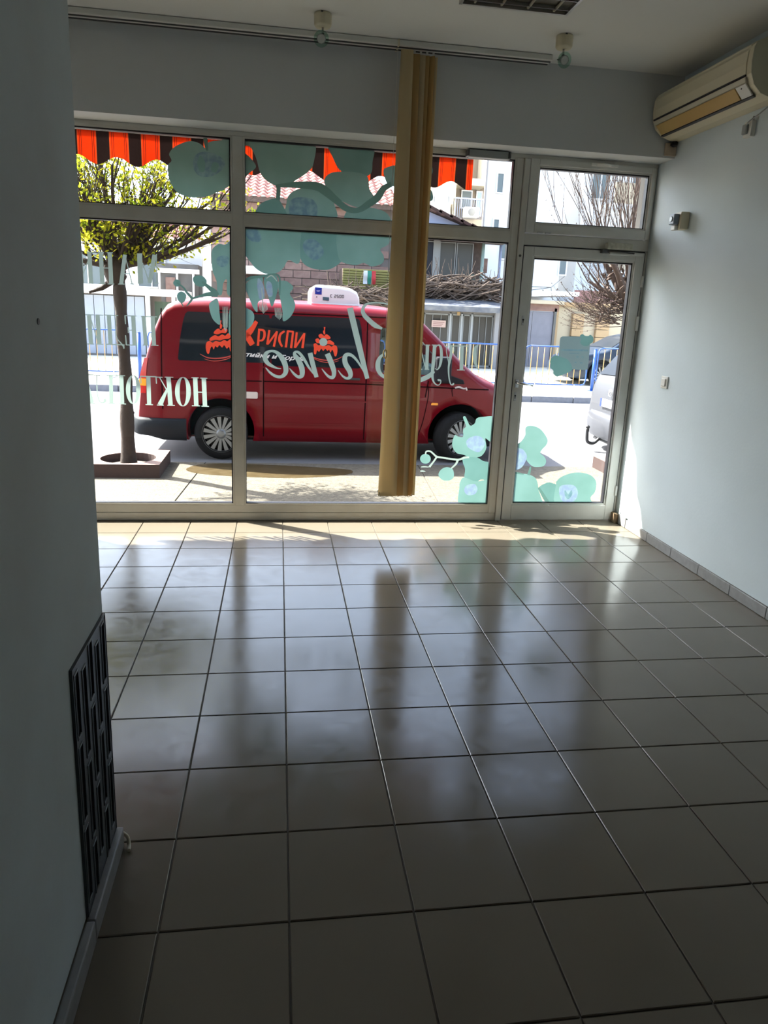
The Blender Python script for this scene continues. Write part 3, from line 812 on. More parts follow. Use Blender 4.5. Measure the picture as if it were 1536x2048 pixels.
# --- opening hours film on the door
H_ = lambda p: CR(1080, 650, 10.97, p)
hs = empty('notice_decal', at(1150, 710, YD)); tag(hs, 'grey green rounded notice decal with two small blooms on the door glass', 'window decal')
F(hs, 'board', [H_([(435,340),(478,258),(560,250),(900,255),(1080,290),(1100,400),(1050,930),(1010,982),(930,985),(700,970),(425,930),(412,800)])], film_mat('grey_green_film', (.13,.185,.185), .6), 'F', sub=3)
F(hs, 'bloom', [H_([(880,230),(938,200),(985,235),(1060,240),(1110,215),(1172,285),(1155,375),(1090,420),(1040,462),(940,450),(880,385),(900,320)])], teal2, 'F')
F(hs, 'bloom', [H_([(220,800),(260,715),(350,665),(450,700),(590,750),(680,860),(702,980),(600,1050),(450,1110),(365,1132),(295,1065),(290,1000),(228,930),(240,860)])], teal2, 'F')
S_(hs, 'ruled_line', [H_([(470,545,34),(1050,560,34)]), H_([(640,620,14),(900,622,14)]), H_([(790,700,26),(850,702,26)]), H_([(910,700,26),(960,702,26)]), H_([(760,820,26),(800,822,26)]), H_([(880,830,26),(930,832,26)])], lilac2, 'F')

# ---------------------------------------------------------------- mirrored lettering (it reads from the street)
letter = film_mat('letter_film', (.25,.32,.29), .55)
P1 = lambda p: CR(145, 480, 7.68, p)
P3 = lambda p: CR(140, 540, 4.267, p)
def lettering(name, label, anchor):
    e = empty(name, at(*anchor, YD)); tag(e, label, 'lettering', 'shop lettering on the glass'); return e
L1 = lettering('shop_lettering', 'top line of tall pale mirrored Cyrillic capitals crossing the green tree trunk', (230, 535))
S_(L1, 'letter', [P1([(1262,225,70),(1185,660,62)]), P1([(1290,215,12),(1292,660,12)]), P1([(1075,350,12),(1180,660,12)]), P1([(1030,205,78),(1045,672,78)]), P1([(1255,662,6),(1330,664,14)])], letter, 'C')
S_(L1, 'letter', [P1([(805,225,62),(748,672,62)]), P1([(812,260,12),(915,672,14)]), P1([(790,515,10),(868,517,10)]), P1([(700,676,14),(800,678,14)]), P1([(885,674,14),(945,676,14)])], letter, 'C')
S_(L1, 'letter', [P1([(572,196,66),(595,668,66)]), P1([(432,190,66),(460,668,66)]), P1([(445,430,12),(585,432,12)]), P1([(400,672,14),(505,674,14)]), P1([(540,674,14),(640,676,14)]), P1([(385,190,12),(480,192,12)]), P1([(525,194,12),(620,196,12)])], letter, 'C')
S_(L1, 'letter', [P1([(258,190,66),(285,664,66)]), P1([(120,186,66),(146,660,66)]), P1([(120,640,14),(280,215,14)]), P1([(215,186,12),(305,190,12)]), P1([(240,664,14),(330,668,14)])], letter, 'C')
S_(L1, 'letter', [P1([(-20,186,66),(4,660,66)]), P1([(-60,420,12),(0,422,12)]), P1([(-100,200,50),(-60,420,40),(-100,650,50)])], letter, 'C')
L2 = lettering('shop_lettering', 'middle line of pale mirrored Cyrillic capitals left of the red van', (230, 660))
S_(L2, 'letter', [P1([(1232,1178,62),(1252,1612,62)]), P1([(1092,1174,62),(1128,1612,62)]), P1([(1050,1172,12),(1300,1180,12)]), P1([(1080,1614,12),(1180,1616,12)]), P1([(1205,1616,12),(1320,1620,12)])], letter, 'C')
S_(L2, 'letter', [P1([(932,1168,66),(955,1612,66)]), P1([(800,1162,12),(985,1168,12)]), P1([(806,1165,22),(815,1292,8)]), P1([(850,1385,10),(940,1388,10)]), P1([(855,1340,16),(858,1430,16)]), P1([(815,1462,8),(828,1612,22)]), P1([(825,1612,12),(990,1616,12)])], letter, 'C')
S_(L2, 'letter', [P1([(558,1160,64),(585,1596,64)]), P1([(480,1152,12),(700,1160,12)]), P1([(668,1160,12),(664,1400,14),(685,1510,14),(740,1580,18),(790,1640,24)]), P1([(510,1600,14),(800,1612,14)]), P1([(516,1600,14),(520,1660,22)]), P1([(786,1612,14),(790,1668,22)])], letter, 'C')
S_(L2, 'letter', [P1([(254,1156,66),(285,1592,66)]), P1([(385,1156,66),(412,1592,66)]), P1([(272,1180,14),(392,1575,14)]), P1([(180,1146,12),(330,1150,12)]), P1([(350,1152,12),(470,1156,12)]), P1([(210,1596,12),(330,1598,12)]), P1([(360,1600,12),(470,1602,12)])], letter, 'C')
S_(L2, 'letter', [P1([(80,1150,66),(108,1590,66)]), P1([(20,1370,12),(90,1372,12)]), P1([(-20,1160,40),(20,1370,34),(-20,1590,40)])], letter, 'C')
L3 = lettering('shop_lettering', 'bottom line of white mirrored Cyrillic capitals over the rear of the red van', (290, 785))
S_(L3, 'letter', [P3([(1142,925,38),(1152,1162,38)]), P3([(1068,922,38),(1078,1158,38)]), P3([(1070,1042,9),(1150,1044,9)]), P3([(1036,918,8),(1098,920,8)]), P3([(1112,922,8),(1172,924,8)]), P3([(1040,1158,8),(1110,1160,8)]), P3([(1122,1162,8),(1186,1164,8)])], letter, 'C')
def ring(cx, cy, rx, ry, t): return [CR(140,540,4.267,[(cx+rx*math.cos(a*math.pi/12), cy+ry*math.sin(a*math.pi/12), 6+t*abs(math.cos(a*math.pi/12))**1.3) for a in range(25)])]
S_(L3, 'letter', ring(964, 1038, 48, 122, 34), letter, 'C', sub=2)
S_(L3, 'letter', [P3([(840,912,38),(858,1152,38)]), P3([(835,1040,8),(765,918,8)]), P3([(845,985,12),(768,1150,44)]), P3([(735,914,8),(790,916,8)]), P3([(808,914,8),(882,916,8)]), P3([(742,1152,8),(800,1154,8)]), P3([(830,1154,8),(895,1156,8)])], letter, 'C')
S_(L3, 'letter', [P3([(668,908,36),(676,1148,36)]), P3([(598,906,9),(738,912,9)]), P3([(602,908,10),(606,968,4)]), P3([(734,912,10),(738,970,4)]), P3([(645,1148,8),(708,1150,8)])], letter, 'C')
S_(L3, 'letter', ring(540, 1020, 44, 120, 32), letter, 'C', sub=2)
S_(L3, 'letter', [P3([(348,900,34),(354,1136,34)]), P3([(438,902,34),(446,1140,34)]), P3([(310,898,9),(470,902,9)]), P3([(325,1138,8),(386,1140,8)]), P3([(415,1140,8),(478,1144,8)])], letter, 'C')
S_(L3, 'letter', [P3([(228,896,8),(232,1040,9),(248,1112,10),(275,1134,10),(300,1118,20),(292,1102,26)]), P3([(150,894,9),(260,898,9)])], letter, 'C')
S_(L3, 'letter', [P3([(130,900,20),(188,1134,34)]), P3([(130,900,8),(80,1130,8)]), P3([(160,1136,8),(215,1138,8)])], letter, 'C')
Q = lambda p: CR(480, 600, 4.8, p)
L4 = lettering('script_lettering', 'large pale mirrored script word across the side of the red van', (690, 690))
S_(L4, 'letter', [Q([(245,648,8),(290,698,22),(345,732,28),(400,735,32),(438,695,44),(436,630,50),(405,560,50),(355,505,32),(300,490,22),(252,512,36),(240,560,44),(268,608,38),(320,640,24),(360,655,14),(395,660,5)])], letter, 'D')
S_(L4, 'letter', [Q([(475,655,8),(515,705,22),(560,738,30),(595,720,44),(592,650,52),(556,570,46),(525,525,34),(530,500,24),(565,505,26),(610,560,28),(660,645,22),(725,735,6)]), Q([(672,508,46),(700,620,46),(735,742,40)])], letter, 'D')
S_(L4, 'letter', [Q([(838,515,52),(878,610,52),(902,690,44),(890,742,34),(845,730,24),(785,660,8)])], letter, 'D')
F(L4, 'letter_dot', [Q(ell(800, 403, 39, 39))], letter, 'D')
S_(L4, 'letter', [Q([(1055,75,58),(1140,430,56),(1222,755,40)]), Q([(1215,740,6),(1150,620,18),(1090,545,26),(1040,522,34),(1008,545,44),(1012,610,50),(1052,680,50),(1060,730,40),(1030,752,26),(985,730,18),(942,675,8)])], letter, 'D')
S_(L4, 'letter', [Q([(1480,60,16),(1395,35,16),(1300,25,16),(1215,40,22),(1180,85,32),(1190,140,42),(1245,200,46),(1300,245,46),(1365,275,20)]),
   Q([(1440,495,10),(1395,510,16),(1345,550,30),(1325,600,44),(1325,660,44),(1350,710,34),(1400,745,24)]), [(760,750,4),(785,762,7),(815,766,9),(838,761,9),(858,752,9),(868,742,6)]], letter, 'D')
U = lambda p: CR(820, 640, 10.97, p)
L5 = lettering('shop_lettering', 'pale mirrored serif word over the van windscreen right of the blind', (890, 715))
S_(L5, 'letter', [U([(225,540,72),(215,1075,72)]), U([(385,545,72),(365,1075,72)]), U([(240,640,14),(330,1020,14)]), U([(180,545,14),(290,548,14)]), U([(340,548,14),(440,552,14)]), U([(170,1078,14),(270,1080,14)]), U([(320,1082,14),(420,1084,14)])], letter, 'D')
S_(L5, 'letter', [U([(540,560,74),(525,800,76),(500,1050,72),(490,1220,60),(512,1340,40),(560,1405,28),(615,1430,20),(668,1390,20),(672,1330,30),(630,1320,50),(612,1330,40)]), U([(480,548,14),(600,552,14)]),
   U([(560,620,12),(600,560,22),(650,560,44),(682,640,60),(690,780,64),(672,940,56),(640,1040,36),(590,1090,20),(550,1060,12)])], letter, 'D')
S_(L5, 'letter', [U([(900,560,64),(905,720,64),(870,900,52),(848,1040,40),(850,1200,32),(870,1340,26),(905,1420,26),(950,1410,36),(945,1385,40)]), U([(795,560,14),(800,700,16),(830,850,20),(850,960,20)]), U([(760,580,10),(835,582,10)]), U([(860,560,10),(950,562,10)])], letter, 'D')
S_(L5, 'letter', [U([(1140,570,80),(1128,1092,80)]), U([(950,568,16),(1285,572,16)]), U([(958,570,14),(965,690,6)]), U([(1278,572,16),(1262,700,8)]), U([(1030,1096,14),(1205,1098,14)])], letter, 'D')
S_(L5, 'letter', [U([(1500,560,20),(1440,600,60),(1420,760,80),(1430,920,70),(1480,1060,30),(1520,1080,30)])], letter, 'D')
lay_films()
# ================================================================ OUTSIDE: GROUND
conc = mat('pavement_concrete', (.125,.110,.082), .9, noise=(22,(.075,.065,.047),.9), bump=(45,1.0))
asph = mat('dusty_asphalt', (.14,.14,.15), .95, noise=(5,(.12,.12,.125),.6), bump=(30,.3))
kerbm = mat('kerb_stone', (.22,.22,.24), .9, noise=(12,(.15,.15,.16),.6))
dirt = mat('sandy_lot', (.60,.57,.50), .95, noise=(1.5,(.50,.47,.40),.7))
side = MB().box(-9, 12, YW+.25, 7.16, ZG-.1, ZG-.012).build('sidewalk', M['grout']); tag(side, kind='structure')
xs = [-9, -6.2, -3.4, -1.13, 1.5, 4.3, 7.1, 12]
for a, b in zip(xs, xs[1:]):
    MB().prism([(a+.006, YW+.25), (b-.006, YW+.25), (b-.006+.22, 7.155), (a+.006+.22, 7.155)] if a > -8 and b < 11 else [(a+(.006), YW+.25), (b-.006, YW+.25), (b+.2 if b < 11 else b, 7.155), (a+.22 if a > -8 else a, 7.155)], ZG-.05, ZG, 'Z').build('slab', conc, side, bevel=.004)
street = MB().box(-30, 30, 7.16, 14.0, ZG-.1, ZG-.004).build('street', asph); tag(street, kind='structure')
lot = MB().box(-40, 45, 14.15, 60, ZG-.1, -.20).build('ground', dirt); tag(lot, kind='structure')
kerb = MB().box(-30, 30, 14.03, 14.15, ZG-.1, -.21).build('kerb', M['grout']); tag(kerb, kind='structure')
for i in range(-12, 14):
    MB().box(i+.008-.35, i+.992-.35, 14.0, 14.148, ZG-.05, -.20).build('kerbstone', kerbm, kerb, bevel=.012)
wet = mat('wet_patch', (.055,.038,.016), .3, noise=(9,(.09,.068,.035),.8))
pts = [at(x, y, 1) for x, y in ((372,938),(400,926),(450,923),(520,927),(620,934),(700,940),(690,950),(600,958),(520,958),(440,955),(390,950))]
pl = []
for x, y in ((372,938),(400,929),(450,927),(520,929),(620,934),(700,940),(690,950),(600,956),(520,955),(440,951),(390,946)):
    d = ray(x, y); t = (ZG - CAM.z)/d.z; q = CAM + d*t; pl.append((q.x, q.y))
pud = MB().prism(smooth_closed(pl, 4), ZG-.001, ZG+.0015, 'Z').build('puddle', wet); tag(pud, 'flat brown wet puddle on the pavement behind the mullion', 'puddle')

# ---------------------------------------------------------------- awning
orange = film_mat('orange_canvas', (.42,.018,.002), .5)
blackc = film_mat('black_canvas', (.018,.010,.009), .2)
rust = film_mat('dark_orange_canvas', (.30,.04,.01), .4)
aw = empty('awning', (-.5, 4.45, 2.765)); tag(aw, 'orange and black striped shop awning with a scalloped valance', 'awning')
AX0, AX1 = -2.9127, 1.49; PER = .228
cols_ = [(0,.007,2),(.007,.016,0),(.016,.0195,1),(.0195,.0285,0),(.0285,.032,1),(.032,.1055,0),(.1055,.109,1),(.109,.118,0),(.118,.1215,1),(.1215,.1315,0),(.1315,.138,2),(.138,PER,1)]
def stripes(fn):
    mb = MB(); x = AX0 + .02; 
    while x < AX1-1e-4:
        for a, b, mi in cols_:
            x0, x1 = x+a, min(x+b, AX1)
            if x1 <= x0: break
            nn = max(1, int((x1-x0)/.02))
            for q_ in range(nn): fn(mb, x0+(x1-x0)*q_/nn, x0+(x1-x0)*(q_+1)/nn, mi)
        x += PER
    return mb
def val(mb, x0, x1, mi):
    def P(x, t):
        zl = 2.560 + .030*math.cos((x+.958)*2*math.pi/.2848)
        z = 2.765 + (zl-2.765)*t
        return (x+.5, .012*math.sin((x+.3)*2*math.pi/.50)*t + .0, z-2.765)
    for k in range(4): mb.quad(P(x0,k/4), P(x1,k/4), P(x1,(k+1)/4), P(x0,(k+1)/4), mi)
stripes(val).build('valance', [orange, blackc, rust], aw, fix=False)
def cov(mb, x0, x1, mi):
    for k in range(6):
        a, b = k/6, (k+1)/6
        f_ = lambda t: (-.66*t, .44*t - .03*math.sin(math.pi*t))
        (y0, z0), (y1, z1) = f_(a), f_(b)
        mb.quad((x0+.5,y0,z0+.012),(x1+.5,y0,z0+.012),(x1+.5,y1-.0,z1+.012),(x0+.5,y1,z1+.012), mi)
stripes(cov).build('cover', [orange, blackc, rust], aw, fix=False)
MB().box(AX0+.5, AX1+.5, -.015, .02, -.004, .022).build('front_bar', M['white_plastic'], aw, bevel=.004)
for x in (AX0+.25, 1.15): 
    MB().beam((x+.5,-.005,.005),(x+.5+.12,-.28,-.0),.03,.02).beam((x+.5+.12,-.28,0),(x+.5,-.56,.03),.03,.02).build('folding_arm', M['white_plastic'], aw)
MB().box(AX0+.5, AX1+.5, -.57, -.49, .34, .44).build('cassette', M['white_plastic'], aw, bevel=.01)

# ---------------------------------------------------------------- trees
bark = mat('bark', (.045,.030,.022), .9, noise=(14,(.028,.018,.013),.8), bump=(30,.6))
leafm = bpy.data.materials.new('young_leaves'); leafm.use_nodes = True
nt = leafm.node_tree
for n in list(nt.nodes): nt.nodes.remove(n)
o_ = nt.nodes.new('ShaderNodeOutputMaterial'); mx_ = nt.nodes.new('ShaderNodeMixShader'); mx_.inputs[0].default_value = .5
d_ = nt.nodes.new('ShaderNodeBsdfDiffuse'); t_ = nt.nodes.new('ShaderNodeBsdfTranslucent')
tc_ = nt.nodes.new('ShaderNodeTexCoord'); nz_ = nt.nodes.new('ShaderNodeTexNoise'); nz_.inputs['Scale'].default_value = 5
cr_ = nt.nodes.new('ShaderNodeValToRGB'); cr_.color_ramp.elements[0].position = .35; cr_.color_ramp.elements[0].color = (.20,.28,.02,1); cr_.color_ramp.elements[1].position = .65; cr_.color_ramp.elements[1].color = (.50,.44,.03,1)
nt.links.new(tc_.outputs['Object'], nz_.inputs[0]); nt.links.new(nz_.outputs[0], cr_.inputs[0])
for k in (d_, t_): nt.links.new(cr_.outputs[0], k.inputs[0])
nt.links.new(d_.outputs[0], mx_.inputs[1]); nt.links.new(t_.outputs[0], mx_.inputs[2]); nt.links.new(mx_.outputs[0], o_.inputs[0])

TWIG = [False]
def grow(mb, p, d, L, r, depth, rng, tips, up=.12, n=6, spread=.55):
    pts = [p]; rr = [r]; q = Vector(p); dd = Vector(d)
    seg = 4
    for i in range(seg):
        dd = (dd + Vector((rng.uniform(-1,1), rng.uniform(-1,1), rng.uniform(-.6,1)))*.16 + Vector((0,0,up))).normalized()
        q = q + dd*L/seg; pts.append(q.copy()); rr.append(r*(1-.62*(i+1)/seg))
    mb.tube(pts, rr, n, caps=False)
    if depth == 3 and TWIG[0]:
        for i in (1, 2, 3, 4):
            for _ in range(2):
                nd = (dd*.6 + Vector((rng.uniform(-1,1), rng.uniform(-1,1), rng.uniform(-.7,.7)))).normalized()
                grow(mb, pts[i], nd, rng.uniform(.22,.45), .006, 1, rng, tips, .02, 4)
    if depth <= 1: tips.append((pts[2], dd)); tips.append((pts[-1], dd))
    if depth == 2: tips += [(pts[3], dd), (pts[2], dd), (pts[4], dd)]
    if depth > 0:
        for k in range(rng.choice((2,3,3))):
            i = rng.randint(1, seg)
            nd = (dd + Vector((rng.uniform(-1,1), rng.uniform(-1,1), rng.uniform(-.5,.8)))*spread).normalized()
            grow(mb, pts[i], nd, L*rng.uniform(.5,.8), max(rr[i]*.7, .0022), depth-1, rng, tips, up, max(3, n-1), spread)

# green tree in the planter
rng = random.Random(11)
TX, TY = -1.70, 6.62
tree = empty('street_tree', (TX, TY, -.22)); tag(tree, 'street tree with fresh yellow green leaves in the square planter', 'tree')
tb = MB()
trunk = smooth_open([(0,0,-.02),(.0,0,.4),(.005,.01,.9),(-.005,0,1.4),(-.015,0,1.85),(-.02,0,2.02)], 4)
tr = [.082 - .016*min(1, i/8) + .006*math.sin(i*1.7) for i in range(len(trunk))]
tr[0] = .095; tr[-1] = .085; tr[-2] = .082
tb.tube(trunk, tr, 14)
tb.tube([(-.05,0,1.93),(-.06,0,2.06),(-.05,.02,2.24)], [.08,.12,.06], 12)
tips = []; TWIG[0] = True
head = Vector((-.05, 0, 2.1))
for k in range(30):
    a = k*2.399; el = rng.uniform(.1, 1.25)
    d = Vector((math.cos(a)*math.cos(el)*1.25, math.sin(a)*math.cos(el)*.9, math.sin(el))).normalized()
    grow(tb, head + Vector((rng.uniform(-.05,.05), rng.uniform(-.05,.05), rng.uniform(-.08,.12))), d, rng.uniform(.65,1.0), rng.uniform(.014,.034), 3, rng, tips, .10, 6)
for dx, dz in ((1,.16),(1,.42),(.9,.02),(-1,.1),(.7,.8)):
    grow(tb, head, Vector((dx,rng.uniform(-.3,.3),dz)).normalized(), 1.25, .035, 3, rng, tips, .06, 6)
tb.tube([(-.06,0,1.98),(-.2,.03,1.88),(-.32,-.03,1.83)], [.04,.026,.012], 6)
tb.build('trunk', bark, tree, fix=False)
lf_ = MB()
for p, d in tips:
    if rng.random() < (.30 if p.z < 2.75 else .22):
        for k in range(rng.randint(3, 8)):
            c = p + Vector((rng.gauss(0,.05), rng.gauss(0,.05), rng.gauss(0,.05)))
            u = Vector((rng.uniform(-1,1), rng.uniform(-1,1), rng.uniform(-1,1))).normalized(); v = u.orthogonal().normalized()
            s = rng.uniform(.014,.032)
            lf_.add([c-u*s, c+v*s*.6, c+u*s*1.2, c-v*s*.6], [(0,1,2,3)])
lf_ = lf_.build('foliage', leafm, tree, fix=False); tag(lf_, kind='stuff')

granite = mat('red_granite', (.24,.16,.135), .8, noise=(30,(.17,.11,.09),.6))
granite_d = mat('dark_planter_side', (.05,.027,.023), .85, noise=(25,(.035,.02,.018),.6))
soil = mat('gravel_soil', (.22,.18,.14), .95, noise=(40,(.12,.09,.07),.9), bump=(60,1.0))
def planter(cx, cy, wx, wy, hx, hy, hr, label):
    e = empty('tree_planter', (cx, cy, ZG)); tag(e, label, 'planter')
    h = .15; n = 32
    mb = MB()
    inner = [(hx+hr*math.cos(2*math.pi*k/n), hy+hr*math.sin(2*math.pi*k/n)) for k in range(n)]
    # outer points follow the square
    out = []
    for k in range(n):
        a = 2*math.pi*k/n; c, s = math.cos(a), math.sin(a); t = min((wx/2)/max(abs(c),1e-6), (wy/2)/max(abs(s),1e-6)); out.append((c*t, s*t))
    # snap the four nearest directions to the corners
    for sx in (-1, 1):
        for sy in (-1, 1):
            i = min(range(n), key=lambda k: (out[k][0]-sx*wx/2)**2 + (out[k][1]-sy*wy/2)**2); out[i] = (sx*wx/2, sy*wy/2)
    v = [(x, y, h) for x, y in out] + [(x, y, h) for x, y in inner] + [(x, y, 0) for x, y in out] + [(x, y, 0) for x, y in inner]
    f = []; mi = []
    for k in range(n):
        j = (k+1) % n
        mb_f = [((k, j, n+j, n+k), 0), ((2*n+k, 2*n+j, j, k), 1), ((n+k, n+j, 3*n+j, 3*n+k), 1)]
        for ff, m_ in mb_f: f.append(ff); mi.append(m_)
    o = len(mb.v); mb.v += v
    for ff, m_ in zip(f, mi): mb.f.append(ff); mb.m.append(m_); mb.sm.append(False)
    mb.build('kerb_ring', [granite, granite_d], e, fix=True)
    s = MB(); s.lathe([(.0,.05),(hr*.5,.075),(hr*.99,.055)], (hx, hy, 0), 'Z', 28).build('soil', soil, e)
    return e
planter(-1.98, 6.72, 1.32, .82, .27, -.06, .30, 'low square reddish planter around the leafy street tree')
planter(4.78, 6.70, 1.45, .86, -.36, 0, .30, 'low reddish planter at the right edge outside the door')

# bare pollarded tree on the right
rng = random.Random(5)
tw = mat('bare_twigs', (.10,.065,.05), .9, noise=(20,(.06,.04,.03),.7))
t2 = empty('bare_tree', (4.40, 6.70, -.25)); tag(t2, 'bare pollarded tree with upright brown twigs seen through the door and fanlight', 'tree')
tb = MB()
tb.tube(smooth_open([(0,0,-.03),(.02,0,.6),(0,.02,1.3),(-.16,0,1.75),(-.3,0,2.02)], 4), [.10,.09,.088,.085,.084,.083,.082,.082,.082,.082,.083,.084,.085,.09,.10,.11,.12][:17], 12)
tips = []
def shoot(p, d, L, r, k=0):
    pts = [Vector(p)]; dd = Vector(d); 
    for i in range(7):
        dd = (dd + Vector((rng.uniform(-1,1), rng.uniform(-1,1), rng.uniform(-.3,.8)))*.07 + Vector((0,0,.05))).normalized()
        pts.append(pts[-1] + dd*L/7)
    tb.tube(pts, [r*(1-.8*i/7) for i in range(8)], 5, caps=False)
    if k > 0:
        for j in range(3):
            i = rng.randint(2, 6)
            shoot(pts[i], (dd + Vector((rng.uniform(-1,1), rng.uniform(-1,1), rng.uniform(-.2,.4)))*.45).normalized(), L*rng.uniform(.3,.6), r*.5, k-1)
    for i in range(2, 8):
        if rng.random() < .5:
            c = pts[i]; s = rng.uniform(.004,.010); tb.lathe([(.0005,-s),(s*.8,0),(.0005,s)], c, 'Z', 5)
hd = Vector((-.32, 0, 2.0))
for (dx, dy, dz, L) in ((-.55,.1,.6,.75),(-.3,-.2,.8,.7),(-.7,.2,.25,.55),(.3,.1,.8,.7),(0,.3,.9,.8),(-.45,-.3,.75,.8),(.6,0,.5,.6),(-.15,.1,.95,.8)):
    p = hd; d = Vector((dx,dy,dz)).normalized(); pts = [p]
    for i in range(4):
        d = (d + Vector((rng.uniform(-1,1), rng.uniform(-1,1), rng.uniform(0,.6)))*.15).normalized(); pts.append(pts[-1]+d*L/4)
    tb.tube(pts, [.060,.046,.036,.026,.012], 8)
    for k in range(11):
        i = rng.randint(1, 4)
        shoot(pts[i] + Vector((rng.uniform(-.02,.02),)*3), (d*.5 + Vector((rng.uniform(-.7,.45), rng.uniform(-.5,.5), rng.uniform(.5,1.3)))).normalized(), rng.uniform(.9,1.9), rng.uniform(.004,.009), 1)
for k in range(60):
    shoot(hd + Vector((rng.uniform(-.2,0), rng.uniform(-.1,.1), rng.uniform(-.25,.1))), Vector((rng.uniform(-1.2,-.3), rng.uniform(-.4,.4), rng.uniform(-.5,.35))).normalized(), rng.uniform(.3,.75), .006, 1)
for k in range(90):
    c = hd + Vector((rng.uniform(-.42,.25), rng.uniform(-.12,.12), rng.uniform(-.2,.45))); s = rng.uniform(.02,.06); dd_ = Vector((rng.uniform(-1,1), rng.uniform(-1,1), rng.uniform(-.2,1))).normalized()
    tb.tube([c-dd_*s, c, c+dd_*s*1.4], [.006,.020,.004], 5)
tb.build('trunk', tw, t2, fix=False)
# ================================================================ VEHICLES
vred = mat('red_car_paint', (.14,.001,.007), .35, coat=.2, spec=.2, noise=(3,(.125,.001,.006),.5))
vblack = mat('black_bumper', (.006,.009,.013), .6, spec=.2, noise=(9,(.012,.014,.018),.5))
dglass = mat('dark_tinted_glass', (.006,.010,.016), .06, spec=.6)
rubber = mat('tyre_rubber', (.010,.010,.011), .8, spec=.15, bump=(60,.2))
silver = mat('wheel_trim_silver', (.20,.21,.22), .35, metal=.5)
clear = glass_mat('car_glass', (.62,.78,.76), 1.2)
lamp_r = mat('tail_lamp_red', (.45,.01,.01), .15); lamp_o = mat('indicator_orange', (.85,.30,.02), .15); lamp_w = mat('lamp_clear', (.7,.72,.72), .1)
seam = mat('panel_gap', (.012,.001,.002), .9, spec=.1)
def interp(tab, x):
    if x <= tab[0][0]: return tab[0][1]
    for (a, b), (c, d) in zip(tab, tab[1:]):
        if x <= c: return b + (d-b)*(x-a)/(c-a)
    return tab[-1][1]
class Body:
    def __init__(s, top, hw, zb, half, ends, xs, rc=.12):
        s.top, s.hw, s.zb, s.half, s.ends, s.xs, s.rc = top, hw, zb, half, ends, xs, rc
    def w(s, x, z): return s.half * interp(s.hw, z) * interp(s.ends, x)
    def mesh(s, name, m, parent, crown=.035):
        rings = []
        for x in s.xs:
            T = interp(s.top, x); zb = interp(s.zb, x); r = min(s.rc, (T-zb)*.4)
            half = []
            for k in range(9):
                z = zb + (T-r-zb)*k/8; half.append((s.w(x, z), z))
            wt = half[-1][0]
            for k in range(1, 5):
                a = k*math.pi/8; half.append((wt - r*1.3*(1-math.cos(a)), T-r+r*math.sin(a)))
            we = half[-1][0]
            for k in (.66, .33): half.append((we*k, half[12][1] + crown*(1-k)*interp(s.ends, x)**2))
            ring_ = [(x, -a, z) for a, z in half] + [(x, 0, half[12][1]+crown)] + [(x, a, z) for a, z in half[::-1]]
            rings.append(ring_)
        mb = MB(); n = len(rings[0]); v = [p for r_ in rings for p in r_]; f = []
        for i in range(len(rings)-1):
            for k in range(n):
                f.append((i*n+k, (i+1)*n+k, (i+1)*n+(k+1)%n, i*n+(k+1)%n))
        mb.add(v, f, 0, True); mb.add(rings[0], [tuple(range(n))], 0); mb.add(rings[-1], [tuple(range(n))[::-1]], 0)
        return mb.build(name, m, parent)
    def sidept(s, x, z, off=.004, side=-1): return (x, side*(s.w(x, z)+off), z)
    def panel(s, name, rows, m, parent, off=.004, side=-1, nx=10, smooth=True):
        """rows: (z, x0, x1) from the bottom up"""
        mb = MB(); v = []; f = []
        for z, a, b in rows:
            for k in range(nx+1): v.append(s.sidept(a+(b-a)*k/nx, z, off, side))
        for i in range(len(rows)-1):
            for k in range(nx):
                p = i*(nx+1)+k; f.append((p, p+1, p+nx+2, p+nx+1))
        mb.add(v, f, 0, smooth)
        return mb.build(name, m, parent, fix=False)
    def line(s, pts, wd, mb, off=.0025, side=-1):
        """thin strip following the side"""
        L = []; Rr = []
        for i, (x, z) in enumerate(pts):
            a = pts[max(i-1,0)]; b = pts[min(i+1,len(pts)-1)]; dx, dz = b[0]-a[0], b[1]-a[1]; l = math.hypot(dx,dz) or 1
            L.append(s.sidept(x-dz/l*wd/2, z+dx/l*wd/2, off, side)); Rr.append(s.sidept(x+dz/l*wd/2, z-dx/l*wd/2, off, side))
        n = len(L); mb.add(L+Rr, [(i, i+1, n+i+1, n+i) for i in range(n-1)])
def seglist(p, q, n=8): return [(p[0]+(q[0]-p[0])*k/n, p[1]+(q[1]-p[1])*k/n) for k in range(n+1)]
def boolean(o, cutters):
    for c in cutters:
        md = o.modifiers.new('cut', 'BOOLEAN'); md.operation = 'DIFFERENCE'; md.solver = 'EXACT'; md.object = c
    bpy.context.view_layer.update()
    baked(o)
    for c in cutters:
        me = c.data; bpy.data.objects.remove(c); bpy.data.meshes.remove(me)
